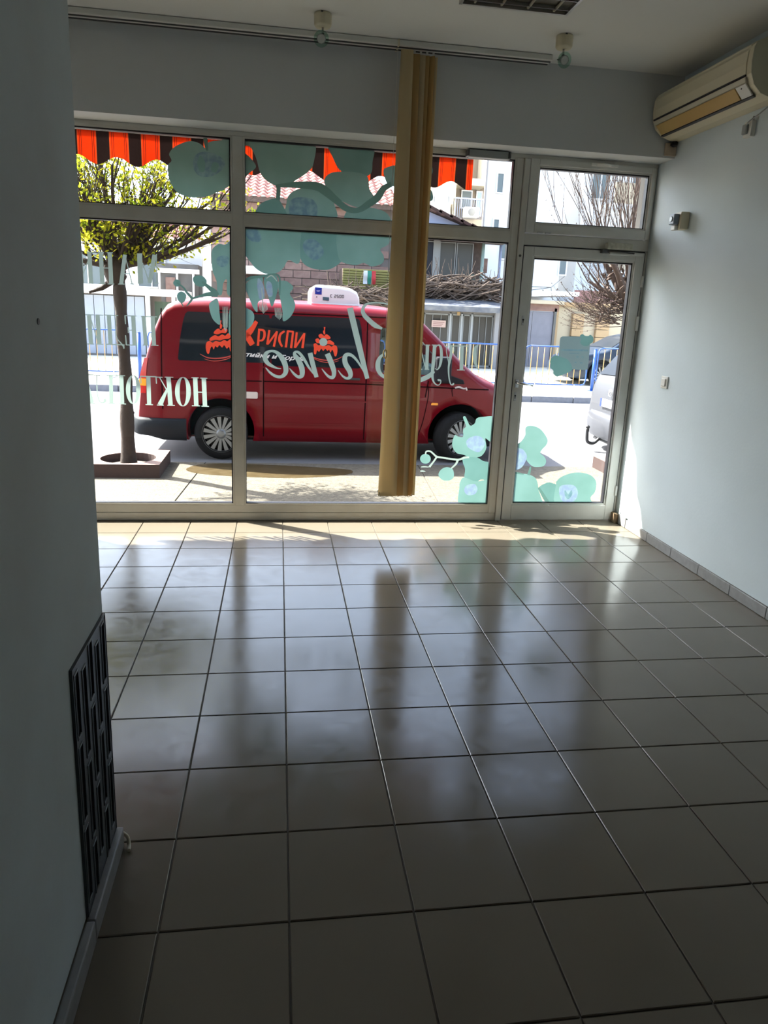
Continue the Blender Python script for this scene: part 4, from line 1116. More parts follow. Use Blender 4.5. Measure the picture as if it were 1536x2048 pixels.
def wheel(parent, x, y, r, side, turn=0, spokes=15, name='wheel', yaw_only=None):
    """side -1: the outer face looks to -y"""
    e = MB(); wd = .21
    prof = [(r*.66,-wd*.5),(r*.70,-wd*.52),(r*.90,-wd*.50),(r*.975,-wd*.40),(r,-wd*.28),(r,wd*.28),(r*.97,wd*.42),(r*.66,wd*.5),(r*.60,wd*.5)]
    e.lathe([(a, h) for a, h in prof], (0,0,0), 'Y', 40, caps=False)
    t = e.build(name, rubber, parent); t.location = (x, y, r); t.rotation_euler.z = turn
    s = MB(); s.lathe([(r*.655,-.075),(r*.67,-.098),(r*.71,-.112),(r*.71,-.085)], (0,0,0), 'Y', 36, caps=False)
    for k in range(spokes):
        a = 2*math.pi*k/spokes; ca, sa = math.cos(a), math.sin(a)
        p0 = Vector((ca*r*.17, -.100, sa*r*.17)); p1 = Vector((ca*r*.68, -.100, sa*r*.68)); tn = Vector((-sa, 0, ca))
        w0, w1 = r*.038, r*.078
        v = [p0-tn*w0, p0+tn*w0, p1+tn*w1, p1-tn*w1]; v2 = [p+Vector((0,.012,0)) for p in v]
        s.add(v+v2, [(0,1,2,3),(4,7,6,5),(0,4,5,1),(1,5,6,2),(2,6,7,3),(3,7,4,0)])
    s.lathe([(.0,-.114),(r*.10,-.114),(r*.15,-.110),(r*.19,-.098),(r*.20,-.085)], (0,0,0), 'Y', 24)
    s.build('hubcap', silver, t, fix=False)
    MB().lathe([(0,-.055),(r*.62,-.055),(r*.62,-.05)], (0,0,0), 'Y', 24).build('brake_disc', mat('brake_dark', (.03,.03,.03), .6) if 'brake_dark' not in MATS else MATS['brake_dark'], t, fix=False)
    if side > 0: t.rotation_euler.z = math.pi + turn
    return t

# ---------------------------------------------------------------- the red van
VX, VYC = -1.72, 8.26
van = empty('delivery_van', (VX, VYC, ZG)); tag(van, 'red delivery van with dark side windows parked right outside the shop', 'van')
vb = Body(top=[(0,.62),(.03,.85),(.06,1.05),(.12,1.30),(.20,1.55),(.28,1.74),(.36,1.85),(.48,1.90),(.9,1.925),(2.0,1.93),(2.9,1.915),(3.25,1.87),(3.45,1.79),(3.75,1.52),(4.05,1.24),(4.25,1.09),(4.45,1.02),(4.65,.93),(4.78,.80),(4.85,.62)],
          hw=[(.2,.965),(.5,.99),(.8,1.0),(1.0,.995),(1.2,.972),(1.45,.935),(1.7,.885),(1.9,.85)],
          zb=[(0,.36),(.3,.30),(.6,.24),(4.1,.24),(4.85,.34)], half=.952,
          ends=[(0,.90),(.06,.945),(.15,.978),(.3,1.0),(4.15,1.0),(4.4,.965),(4.6,.91),(4.75,.84),(4.85,.72)],
          xs=[0,.015,.04,.08,.13,.2,.28,.36,.45,.6,.8,.99,1.2,1.5,1.9,2.3,2.7,3.0,3.2,3.35,3.48,3.6,3.75,3.9,4.05,4.2,4.3,4.42,4.54,4.64,4.72,4.79,4.85])
body = vb.mesh('body', vred, van)
cut = []
WR, RX, FX = .325, .985, 3.99
for x in (RX, FX):
    for s in (-1, 1):
        c = MB().lathe([(.405,-.5),(.405,.27)] if s < 0 else [(.405,-.27),(.405,.5)], (x, s*.95, .36), 'Y', 36, smooth=False).build('c', vred)
        c.location = (VX, VYC, ZG); cut.append(c)
c = MB().prism([(2.80,1.02),(3.93,1.02),(3.93,1.12),(3.42,1.64),(3.36,1.76),(2.80,1.78)], -.78, .78, 'Y').build('c', vred); c.location = (VX,VYC,ZG); cut.append(c)
side_win = [(2.905,1.10),(3.80,1.10),(3.80,1.17),(3.44,1.55),(3.34,1.66),(2.93,1.68)]
c = MB().prism(side_win, -1.2, 1.2, 'Y').build('c', vred); c.location = (VX,VYC,ZG); cut.append(c)
c = MB().prism([(3.30,1.66),(3.40,2.1),(4.5,1.3),(4.16,1.13),(3.90,1.10)], -.66, .66, 'Y').build('c', vred); c.location = (VX,VYC,ZG); cut.append(c)
boolean(body, cut)
for p in body.data.polygons: pass
for s in (-1, 1):
    mb = MB(); mb.add([vb.sidept(x, z, -.012, s) for x, z in side_win], [tuple(range(len(side_win)))]); mb.build('side_glass', clear, van, fix=False)
mb = MB(); mb.add([(3.40,-.68,1.80),(4.13,-.72,1.16),(4.13,.72,1.16),(3.40,.68,1.80)], [(0,1,2,3)]); mb.build('windscreen', clear, van, fix=False)
cabm = mat('cab_trim', (.06,.06,.065), .7)
seat = mat('seat_cloth', (.10,.11,.13), .9)
for y in (-.42, .42):
    MB().box(2.86, 3.02, y-.22, y+.22, 1.03, 1.50).box(2.90, 3.0, y-.12, y+.12, 1.50, 1.66).build('seat_back', seat, van, bevel=.04)
MB().prism([(3.6,1.02),(4.05,1.02),(4.05,1.14),(3.72,1.17)], -.76, .76, 'Y').build('dashboard', cabm, van)
MB().tube([(3.52+.07*math.sin(a*math.pi/10), -.40+.17*math.cos(a*math.pi/10), 1.18+.15*math.sin(a*math.pi/10)) for a in range(21)], .013, 6, caps=False).build('steering_wheel', cabm, van)
# dark side windows
vb.panel('rear_window', [(1.205,.505,1.565),(1.225,.49,1.58),(1.45,.515,1.575),(1.66,.55,1.57),(1.755,.58,1.565),(1.775,.61,1.555)], dglass, van)
vb.panel('sliding_door_window', [(1.175,1.625,2.66),(1.20,1.595,2.70),(1.45,1.59,2.705),(1.66,1.59,2.69),(1.755,1.595,2.665),(1.775,1.61,2.64)], dglass, van)
vb.panel('window_divider', [(1.255,1.555,1.625),(1.45,1.553,1.622),(1.66,1.55,1.618),(1.735,1.548,1.615)], dglass, van, off=.003, nx=2)
for s in (1,):
    vb.panel('rear_window', [(1.235,.505,1.565),(1.45,.515,1.575),(1.66,.55,1.57),(1.75,.60,1.555)], dglass, van, side=1)
    vb.panel('sliding_door_window', [(1.205,1.625,2.68),(1.45,1.59,2.705),(1.66,1.59,2.69),(1.75,1.61,2.64)], dglass, van, side=1)
# door gaps, rub line, swage
for s in (-1, 1):
    mb = MB()
    for a, b in (((1.50,.30),(1.50,1.80)), ((2.755,.28),(2.765,1.80)), ((3.52,.84),(3.55,1.05)), ((.32,.98),(1.48,.985)), ((1.50,.985),(2.75,.985)), ((2.75,.985),(4.35,.955)), ((.9,1.80),(3.1,1.80)), ((.30,.62),(.30,1.80))):
        vb.line(seglist(a, b, 14), .015, mb, side=s)
    vb.line([(3.875,.86),(3.86,.93),(3.87,.98)], .010, mb, side=s)
    vb.line(smooth_open([(3.55,.985),(3.56,.88),(3.54,.72),(3.50,.5),(3.44,.3)], 5), .010, mb, side=s)
    mb.build('panel_gaps', seam, van, fix=False)
    mb = MB()
    for a, b in (((1.55,.47),(2.70,.47)), ((2.80,.47),(3.40,.47)), ((1.52,.76),(3.5,.765)), ((.55,1.175),(4.1,1.10))):
        vb.line(seglist(a, b, 14), .018, mb, off=.006, side=s)
    mb.build('swage_line', vred, van, fix=False)
# gutter edge and roof rib
# bumpers
bb_ = MB()
pro = [(-.10,.33),(-.115,.40),(-.105,.47),(-.06,.50),(.02,.505),(.55,.50),(.56,.46),(.585,.28),(.40,.235),(.10,.26),(-.06,.29)]
bv = []
for s_, ins in ((-.985,.0),(-.93,.0)): pass
def bumper(prof, name, m):
    mb = MB(); v = []; n = len(prof)
    ys = [-.955,-.90,-.6,0,.6,.90,.955]
    for y in ys:
        k = 1 - max(0, (abs(y)-.6)/.355)**2*.45
        for x, z in prof: v.append(((x*k if x < 0 else x), y, z))
    f = []
    for i in range(len(ys)-1):
        for k in range(n): f.append((i*n+k, i*n+(k+1)%n, (i+1)*n+(k+1)%n, (i+1)*n+k))
    f += [tuple(range(n)), tuple(range(len(v)-n, len(v)))[::-1]]
    mb.add(v, f); return mb.build(name, m, van, bevel=.012)
rb = MB(); v = []; 
outer = [(.575,-.968),(.30,-.985),(.10,-.972),(.0,-.93),(-.075,-.80),(-.11,-.5),(-.12,0),(-.11,.5),(-.075,.80),(0,.93),(.10,.972),(.30,.985),(.575,.968)]
lv = [(.235,.93),(.30,.985),(.40,1.0),(.475,.995),(.505,.965)]
for z, k in lv:
    for x, y in outer:
        zz = z if not (z < .3 and x < .3) else z + .05
        v.append((x if x > 0.3 else x*k + (.3*(1-k)), y*k if x <= .3 else y*(1-(1-k)*.3), zz))
n = len(outer); f = []
for i in range(len(lv)-1):
    for k in range(n-1): f.append((i*n+k, i*n+k+1, (i+1)*n+k+1, (i+1)*n+k))
f.append(tuple(range((len(lv)-1)*n, len(lv)*n)))
rb.add(v, f, 0, True); rb.build('rear_bumper', vblack, van)
fbm = MB(); v = []
outer = [(4.35,-.965),(4.6,-.92),(4.78,-.80),(4.87,-.55),(4.90,0),(4.87,.55),(4.78,.80),(4.6,.92),(4.35,.965)]
for z, k in lv:
    for x, y in outer: v.append((4.35+(x-4.35)*k, y*(.4+.6*k), z-.02))
n = len(outer); f = []
for i in range(len(lv)-1):
    for k in range(n-1): f.append((i*n+k, i*n+k+1, (i+1)*n+k+1, (i+1)*n+k))
f.append(tuple(range((len(lv)-1)*n, len(lv)*n)))
fbm.add(v, f, 0, True); fbm.build('front_bumper', vblack, van)
MB().tube([(-.02,-.25,.30),(-.16,-.25,.29),(-.19,-.25,.36),(-.19,-.25,.44)], .018, 8).lathe([(.004,-.025),(.022,-.014),(.026,0),(.022,.014),(.004,.025)], (-.19,-.25,.46), 'Z', 12).build('tow_hook', mat('tow_hook', (.10,.06,.05), .6), van)
# lamps
for s in (-1, 1):
    vb.panel('tail_lamp', [(.80,.005,.105),(.90,.012,.115),(1.0,.035,.115),(1.13,.07,.125),(1.22,.10,.14)], lamp_r, van, off=.008, side=s, nx=4)
    vb.panel('tail_indicator', [(.89,.016,.112),(.935,.022,.114),(.975,.03,.115)], lamp_o, van, off=.011, side=s, nx=3)
    vb.panel('headlamp', [(.66,4.60,4.80),(.74,4.52,4.78),(.82,4.46,4.70)], lamp_w, van, off=.006, side=s, nx=5)
    vb.panel('side_repeater', [(.745,3.60,3.685),(.765,3.60,3.69),(.775,3.61,3.68)], lamp_o, van, off=.010, side=s, nx=3)
fl = vb.panel('fuel_flap_sticker', [(.772,1.262,1.418),(.78,1.25,1.43),(.845,1.25,1.43),(.855,1.262,1.418)], mat('sticker_white', (.62,.55,.53), .5), van, off=.009)
# mirror
matte_black = mat('matte_black', (.012,.012,.016), .7, spec=.2)
for s in (-1, 1):
    MB().box(3.60, 3.80, s*1.02-.12, s*1.02+.12, 1.04, 1.36).build('wing_mirror', matte_black, van, bevel=.03)
    MB().prism([(3.70,1.02),(4.02,1.02),(4.00,1.07),(3.72,1.16)], s*.93-.03, s*.93+.03, 'Y').build('mirror_foot', matte_black, van, bevel=.008)
# door handles
for x, z in ((2.58,1.045), (2.90,1.03)):
    for s in (-1, 1):
        MB().box(x-.10, x+.10, s*.965-.022, s*.965+.012, z-.014, z+.014).build('door_handle', M['black'] if x < 2.7 else vred, van, bevel=.006)
# wheels
wheel(van, RX, -.845, WR, -1); wheel(van, RX, .845, WR, 1)
wheel(van, FX, -.835, WR, -1, turn=R(22)); wheel(van, FX, .835, WR, 1, turn=R(22))
MB().box(.7, 4.3, -.62, .62, .20, .36).build('underbody', vblack, van)
# wheel housings
for x in (RX, FX):
    for s in (-1, 1):
        MB().box(x-.40, x+.40, s*.66-.02, s*.66+.02, .26, .74).build('wheel_housing', M['black'], van)

# roof cooling unit
ru = MB(); prof = [(0,0),(0,.17),(.02,.235),(.06,.262),(.10,.268),(.36,.258),(.50,.235),(.58,.19),(.61,.12),(.62,.0)]
W_ = .52
v = [];
for y, k in ((-W_,.0),(-W_+.03,.02),(0,.02),(W_-.03,.02),(W_,.0)):
    for x, z in prof: v.append((x, y, z + (k if z > .1 else 0)))
n = len(prof); f = []
for i in range(4):
    for k in range(n): f.append((i*n+k, i*n+(k+1)%n, (i+1)*n+(k+1)%n, (i+1)*n+k))
f += [tuple(range(n)), tuple(range(4*n, 5*n))[::-1]]
ru.add([(x+2.075, y, z*.92+1.90) for x, y, z in v], f); unit = ru.build('roof_unit', mat('glossy_white', (.78,.78,.80), .3, coat=.4), van, bevel=.018)
MB().box(2.07, 2.70, -W_-.006, W_+.006, 1.885, 1.94).build('roof_unit_base', mat('grey_white', (.70,.68,.70), .4), van, bevel=.008)
YU = -W_ - .002
def vmap_flat(px, py, Yl):
    q = at(px, py, VYC+Yl); return (q.x-VX, Yl, q.z-ZG)
def vstroke(name, paths, m, mapper, parent, sub=5):
    mb = MB()
    for path in paths:
        pts = smooth_open(path, sub) if len(path) > 2 else path
        L = []; Rr = []
        for i, p in enumerate(pts):
            a = pts[max(i-1,0)]; b = pts[min(i+1,len(pts)-1)]; dx, dy = b[0]-a[0], b[1]-a[1]; l = math.hypot(dx,dy) or 1
            nx, ny = -dy/l*p[2]/2, dx/l*p[2]/2
            L.append(mapper(p[0]+nx, p[1]+ny)); Rr.append(mapper(p[0]-nx, p[1]-ny))
        n = len(L); mb.add(L+Rr, [(i, i+1, n+i+1, n+i) for i in range(n-1)])
    return mb.build(name, m, parent, fix=False)
def vpoly(name, polys, m, mapper, parent, sm=True):
    mb = MB()
    for poly in polys:
        pts = smooth_closed(poly, 4) if sm else poly
        mb.add([mapper(x, y) for x, y in pts], [tuple(range(len(pts)))])
    return mb.build(name, m, parent, fix=False)
J = lambda p: CR(600, 550, 10.97, p)
mu = lambda x, y: vmap_flat(x, y, YU-.003)
mu2 = lambda x, y: vmap_flat(x, y, YU-.005)
blue = mat('blue_label', (.01,.03,.30), .4); dgrey = mat('dark_print', (.10,.10,.11), .5); wht = mat('white_print', (.6,.62,.8), .5)
vpoly('logo_square', [J([(330,270),(480,285),(475,432),(332,420)])], blue, mu, unit, sm=False)
vstroke('logo_mark', [J([(360,345,10),(400,352,20),(445,345,8)])], wht, mu2, unit)
vpoly('label_plate', [J([(498,480),(638,492),(636,565),(500,552)])], mat('teal_label', (.06,.12,.16), .4), mu, unit, sm=False)
vpoly('screw', [J(ell(368, 480, 14, 14, 10))], dgrey, mu, unit)
def seg7(x, y, w_, h_, s): # simple rounded figures: list of stroke paths
    t = 12
    G = {'C': [[(x+w_,y,t),(x,y,t),(x,y+h_,t),(x+w_,y+h_,t)]],
         '2': [[(x,y,t),(x+w_,y,t),(x+w_,y+h_/2,t),(x,y+h_/2,t),(x,y+h_,t),(x+w_,y+h_,t)]],
         '5': [[(x+w_,y,t),(x,y,t),(x,y+h_/2,t),(x+w_,y+h_/2,t),(x+w_,y+h_,t),(x,y+h_,t)]],
         '0': [[(x,y,t),(x+w_,y,t),(x+w_,y+h_,t),(x,y+h_,t),(x,y-t/2,t)]]}
    return [[(a, b, c) for a, b, c in zip(*[iter(sum(map(list, pp), []))]*3)] for pp in G[s]]
for i, (ch_, xx) in enumerate((('C',672),('2',755),('5',812),('0',869),('0',926))):
    paths = []
    for pp in seg7(xx, 432 + (xx-672)*.05, 34, 56, ch_):
        for a, b in zip(pp, pp[1:]): paths.append(J([a, b]))
    vstroke('figure', paths, dgrey, mu, unit)

# emblem and lettering on the dark windows
def vside(px, py, off=.009):
    z = 1.5; yl = -.95
    for _ in range(6):
        q = at(px, py, VYC+yl); x, z = q.x-VX, q.z-ZG; yl = -(vb.w(x, z)+off)
    return (x, yl, z)
vs1 = lambda x, y: vside(x, y, .007)
vs2 = lambda x, y: vside(x, y, .010)
redp = mat('orange_red_print', (.72,.05,.012), .5); whp = mat('white_letter_print', (.62,.60,.60), .5); ruddy = mat('dull_red_print', (.42,.04,.03), .5)
K = lambda p: CR(480, 600, 4.8, p)
vpoly('text_ground', [K([(28,262),(180,250),(640,312),(615,478),(400,465),(150,440),(20,445)])], mat('black_print', (.004,.004,.004), .4), vs1, van, sm=False)
vstroke('van_letter', [K([(-10,235,40),(0,330,46),(15,440,44)]), K([(160,205,34),(95,300,60),(50,345,52)]), K([(55,320,56),(90,380,58),(120,430,52)])], redp, vs2, van)
vstroke('van_letter', [K([(185,275,20),(172,440,22)]), K([(180,285,20),(228,295,22),(235,345,24),(215,385,20),(180,390,14)])], redp, vs2, van)
vstroke('van_letter', [K([(282,288,20),(262,428,22)]), K([(355,300,20),(325,448,22)]), K([(270,420,18),(350,310,18)])], redp, vs2, van)
vstroke('van_letter', [K([(428,300,18),(388,330,22),(378,390,24),(405,448,18)])], redp, vs2, van)
vstroke('van_letter', [K([(460,295,20),(440,455,22)]), K([(510,305,20),(490,462,22)]), K([(455,298,18),(515,306,18)])], redp, vs2, van)
vstroke('van_letter', [K([(545,310,20),(528,460,22)]), K([(618,318,20),(600,462,24)]), K([(535,450,18),(612,330,18)])], redp, vs2, van)
# tiered cake emblems
def cake(ox, oy, s, flip):
    P_ = lambda p: [(ox + (a*s if not flip else -a*s), oy + b*s + a*s*.10) for a, b in p]
    PS = lambda p: [(ox + (a*s if not flip else -a*s), oy + b*s + a*s*.10, c*s) for a, b, c in p]
    vpoly('cake_tier', [P_([(-24,6),(-25,-1),(-20,-4),(-14,0),(-8,-3),(0,0),(8,-3),(14,0),(20,-4),(26,-1),(27,8),(25,18),(21,20),(18,10),(15,7),(12,13),(9,7),(5,10),(1,6),(-4,11),(-8,7),(-13,14),(-17,11),(-20,20),(-24,18)])], redp, vs2, van)
    vpoly('cake_tier', [P_([(-18,-5),(-21,-12),(-15,-15),(-10,-11),(-4,-14),(3,-11),(9,-14),(15,-12),(20,-8),(18,-4),(8,-5),(0,-3),(-8,-5)])], redp, vs2, van)
    vpoly('cake_tier', [P_([(-11,-16),(-14,-22),(-8,-26),(-2,-22),(3,-26),(9,-23),(12,-18),(5,-15),(-3,-17)])], redp, vs2, van)
    vstroke('cake_topper', [PS([(-1,-25,3),(-2,-31,4.5),(-1,-35,2),(-1,-41,4)])], redp, vs2, van)
    vstroke('cake_plate', [PS([(-38,20,1),(-22,28,2.2),(0,31,2.6),(22,28,2.2),(38,19,1)]), PS([(-32,26,.8),(-12,34,1.6),(12,35,1.6),(30,29,.8)])], ruddy, vs2, van)
cake(650, 692, .92, False)
cake(440, 684, 1.05, True)
# small italic words under the name, as an italic sans text wrapped on the side
def text_mesh(s, size, shear=0.0, font=None):
    c = bpy.data.curves.new('t', 'FONT'); c.body = s; c.size = size; c.shear = shear; c.resolution_u = 2; c.offset = .004*size/.1*.6
    o = bpy.data.objects.new('t', c); COL.objects.link(o)
    bpy.context.view_layer.update()
    me = bpy.data.meshes.new_from_object(o.evaluated_get(bpy.context.evaluated_depsgraph_get()))
    bpy.data.objects.remove(o); bpy.data.curves.remove(c)
    return me
def text_on(s, p0, p1, hpx, mapper, m, parent, name, shear=.35):
    """text from pixel p0 to p1 (baseline ends), letter height hpx"""
    me = text_mesh(s, 1.0, shear); xs_ = [v.co.x for v in me.vertices]; a, b = min(xs_), max(xs_)
    dx, dy = p1[0]-p0[0], p1[1]-p0[1]; l = math.hypot(dx, dy); ux, uy = dx/l, dy/l
    for v in me.vertices:
        t = (v.co.x-a)/(b-a)*l; h = v.co.y*hpx/.72
        v.co = Vector(mapper(p0[0]+ux*t+uy*h, p0[1]+uy*t-ux*h))
    me.materials.clear(); me.materials.append(m); me.name = name
    for p in me.polygons: p.material_index = 0
    o = bpy.data.objects.new(name, me); COL.objects.link(o); o.parent = parent
    return o
text_on('Кутийки и Торти', (470, 711), (609, 722), 8.5, vs2, whp, van, 'van_lettering', .3)
vstroke('model_mark', [[(910,776,3),(918,774,4),(926,777,3),(931,777,3)], [(932,775,3),(934,781,3)]], mat('badge_silver', (.5,.45,.47), .4), vs1, van)

# ---------------------------------------------------------------- generic cars
def car(name, label, x, y, z, rz, paint, L=4.3, half=.87, H=1.50, group=None, kind='hatch'):
    e = empty(name, (x, y, z), rz); tag(e, label, 'car')
    k = H/1.5; l = L/4.3
    top = [(0,.62),(.03,.80),(.06,.92),(.12,1.00),(.30,1.26),(.50,1.42),(.75,1.475),(1.5,1.50),(2.3,1.47),(2.7,1.36),(3.15,1.06),(3.35,.96),(3.9,.86),(4.15,.76),(4.3,.55)]
    b = Body(top=[(a*l, c*k) for a, c in top], hw=[(.15,.96),(.45*k,1.0),(.80*k,.985),(.95*k,.955),(1.3*k,.78),(1.5*k,.70)], zb=[(0,.26),(.4,.17),(3.9*l,.17),(L,.26)], half=half,
             ends=[(0,.78),(.06,.87),(.16,.93),(.35,.98),(.7,1.0),(3.5*l,1.0),(3.9*l,.94),(4.15*l,.84),(L,.66)],
             xs=[t*l for t in (0,.02,.05,.09,.14,.22,.3,.4,.5,.62,.75,1.0,1.3,1.6,2.0,2.3,2.5,2.7,2.85,3.0,3.15,3.35,3.6,3.9,4.05,4.15,4.24,4.3)], rc=.07)
    bo = b.mesh('body', paint, e, crown=.03)
    r = .31; hx = (.78*l, 3.42*l); cut = []
    bpy.context.view_layer.update()
    for xx in hx:
        for s in (-1, 1):
            c = MB().lathe([(.375,-.5),(.375,.22)] if s < 0 else [(.375,-.22),(.375,.5)], (xx, s*half, .33), 'Y', 28, smooth=False).build('c', paint)
            c.matrix_world = Matrix.Translation((x, y, z)) @ Matrix.Rotation(rz, 4, 'Z'); cut.append(c)
    boolean(bo, cut)
    for s in (-1, 1):
        b.panel('side_window', [(.97*k,.55*l,2.98*l),(1.12*k,.52*l,2.86*l),(1.28*k,.62*l,2.66*l),(1.38*k,.80*l,2.45*l)], carglass, e, side=s, off=.005)
        for xx in hx: wheel(e, xx, s*(half-.11), r, s, spokes=10)
        mb = MB()
        for xx in (1.28*l, 2.25*l): b.line(seglist((xx,.28),(xx,1.36*k), 10), .012, mb, off=.008, side=s)
        mb.build('door_gap', M['black'], e, fix=False)
        MB().box(2.72*l, 2.88*l, s*(half+.03)-.07, s*(half+.03)+.07, .93*k, 1.06*k).build('wing_mirror', paint, e, bevel=.02)
        b.panel('tail_lamp', [(.66,.012,.14),(.78,.03,.17),(.90*k,.055,.19)], lamp_r if paint is not silverp else lamp_w, e, off=.008, side=s, nx=4)
        b.panel('headlamp', [(.58,4.10*l,4.24*l),(.66,3.98*l,4.2*l),(.72,3.92*l,4.14*l)], lamp_w, e, off=.006, side=s, nx=4)
    # rear and front glass following the slope
    def slope(x0, x1, w0, w1, name_, m_, off):
        mb = MB(); v = []; n = 6
        for i in range(n+1):
            xx = x0+(x1-x0)*i/n; ww = w0+(w1-w0)*i/n; zz = interp(b.top, xx)
            for j in range(7):
                y_ = ww*(j/3-1); v.append((xx + (off if x1 > L/2 and x0 > L/2 else -off), y_, zz + off + .030*(1-abs(j/3-1)) - .012))
        mb.add(v, [(i*7+j, i*7+j+1, (i+1)*7+j+1, (i+1)*7+j) for i in range(n) for j in range(6)], 0, True)
        return mb.build(name_, m_, e, fix=False)
    slope(.125*l, .46*l, half*.80, half*.60, 'rear_window', carglass, .016)
    slope(2.62*l, 3.18*l, half*.62, half*.80, 'windscreen', carglass, .016)
    # bumper, plate, badge
    rbv = []; ou = [(.42,-.99),(.2,-.97),(.04,-.88),(-.05,-.7),(-.09,-.35),(-.10,0),(-.09,.35),(-.05,.7),(.04,.88),(.2,.97),(.42,.99)]
    mb = MB()
    for zz, kk in ((.20,.90),(.26,.97),(.40,1.0),(.52,.99),(.57,.93)):
        for a, c in ou: rbv.append((.42+(a-.42)*kk, c*half*kk, zz))
    n = len(ou)
    mb.add(rbv, [(i*n+j, i*n+j+1, (i+1)*n+j+1, (i+1)*n+j) for i in range(4) for j in range(n-1)] + [tuple(range(4*n, 5*n))], 0, True)
    mb.build('rear_bumper', paint, e)
    mb = MB(); fv = [(L-a*.8, c, d) for a, c, d in rbv]
    mb.add(fv, [(i*n+j, i*n+j+1, (i+1)*n+j+1, (i+1)*n+j) for i in range(4) for j in range(n-1)] + [tuple(range(4*n, 5*n))], 0, True)
    mb.build('front_bumper', paint, e)
    MB().box(-.035, -.005, -.26, .26, .66, .775).build('number_plate', mat('plate_white', (.30,.31,.33), .4) if 'plate_white' not in MATS else MATS['plate_white'], e, bevel=.004)
    MB().box(-.038, -.006, .215, .26, .66, .775).build('plate_band', blue, e)
    return e, b
carglass = mat('car_dark_glass', (.008,.010,.014), .25, spec=.15)
silverp = mat('silver_paint', (.055,.058,.068), .4, metal=.1, coat=.15)
darkp = mat('dark_blue_paint', (.008,.016,.032), .35, coat=.15, spec=.25)
sc_, sb_ = car('silver_car', 'silver hatchback with a black tow bar, its rear seen through the door glass', 4.67, 8.08, ZG, 0, silverp, L=4.4, half=.88, H=1.62)
MB().tube(smooth_open([(.0,.18,.22),(-.10,.18,.12),(-.20,.18,.14),(-.22,.18,.26),(-.22,.18,.33)]), .024, 8).lathe([(.004,-.03),(.025,-.018),(.03,0),(.025,.018),(.004,.03)], (-.22,.18,.355), 'Z', 12).tube([(.0,-.4,.17),(.0,.4,.17)], .022, 8).build('tow_bar', M['black'], sc_)
def ringpath(c, r, n=24): return [(c[0], c[1]+r*math.cos(2*math.pi*k/n), c[2]+r*math.sin(2*math.pi*k/n)) for k in range(n+1)]
bg_ = MB(); bg_.tube(ringpath((-.022,0,.88), .052), .006, 6, caps=False)
for a, b in (((-.024,-.03,.915),(-.024,0,.85)), ((-.024,0,.85),(-.024,.03,.915)), ((-.024,-.016,.915),(-.024,0,.885)), ((-.024,0,.885),(-.024,.016,.915))): bg_.tube([a, b], .004, 5)
bg_.build('rear_badge', M['chrome'], sc_)
MB().box(.20, .23, -.05, .28, 1.12, 1.135).build('rear_wiper', M['black'], sc_)
dc_, db_ = car('dark_car', 'dark blue car parked beyond the blue and yellow barrier', 12.1, 17.6, -.20, math.pi, darkp, L=4.5, half=.88, H=1.42)
# ================================================================ BARRIERS
bluep = mat('blue_barrier_paint', (.01,.06,.25), .5); yelp = mat('yellow_barrier_paint', (.38,.22,.07), .5); galv = mat('galvanised', (.32,.34,.37), .4, metal=.6)
def barrier(x0, x1, label, y=15.55):
    zg = -.20; L = x1-x0
    e = empty('crowd_barrier', (x0, y, zg)); tag(e, label, 'barrier', 'crowd barriers along the far pavement')
    c = .12
    fr = [(c,0,1.06),(L-c,0,1.06),(L-.03,0,1.03),(L,0,.94),(L,0,.26),(L-.03,0,.16),(L-c,0,.13),(c,0,.13),(.03,0,.16),(0,0,.26),(0,0,.94),(.03,0,1.03),(c,0,1.06),(c+.02,0,1.06)]
    MB().tube(fr, .017, 8).build('frame', bluep, e)
    n = max(3, round(L/.165))
    for k in range(1, n):
        xx = L*k/n; MB().tube([(xx,0,.13),(xx,0,1.06)], .009, 6).build('bar', yelp, e)
    for xx in (.30, L-.30):
        MB().box(xx-.02, xx+.02, -.28, .28, 0, .025).beam((xx,-.26,.02),(xx,0,.14),.02,.02).beam((xx,.26,.02),(xx,0,.14),.02,.02).build('foot', galv, e)
    return e
barrier(-6.35, -3.45, 'blue and yellow crowd barrier at the left edge behind the tree trunk')
barrier(-2.98, -.35, 'blue and yellow crowd barrier mostly hidden behind the van')
barrier(-.15, 2.45, 'blue and yellow crowd barrier seen only through the van windows')
barrier(2.65, 5.62, 'blue and yellow crowd barrier between van bonnet and door post')
barrier(5.95, 7.58, 'blue and yellow crowd barrier behind the notice on the door')
barrier(7.85, 10.6, 'blue and yellow crowd barrier in front of the dark car')
def post(x, label, y=15.45, h=1.02):
    e = MB().tube([(0,0,0),(0,0,h)], .042, 12).lathe([(.045,h),(.03,h+.018),(.002,h+.022)], (0,0,0), 'Z', 12).build('bollard', bluep)
    e.location = (x, y, -.20); MB().box(-.09,.09,-.09,.09,0,.012).build('base_plate', bluep, e)
    tag(e, label, 'bollard', 'blue barrier posts')
post(-3.16, 'thick blue post between two barriers left of the van')
post(5.76, 'thick blue post beside the door post at the end of a barrier')
post(7.72, 'thick blue post below the notice decal on the door')

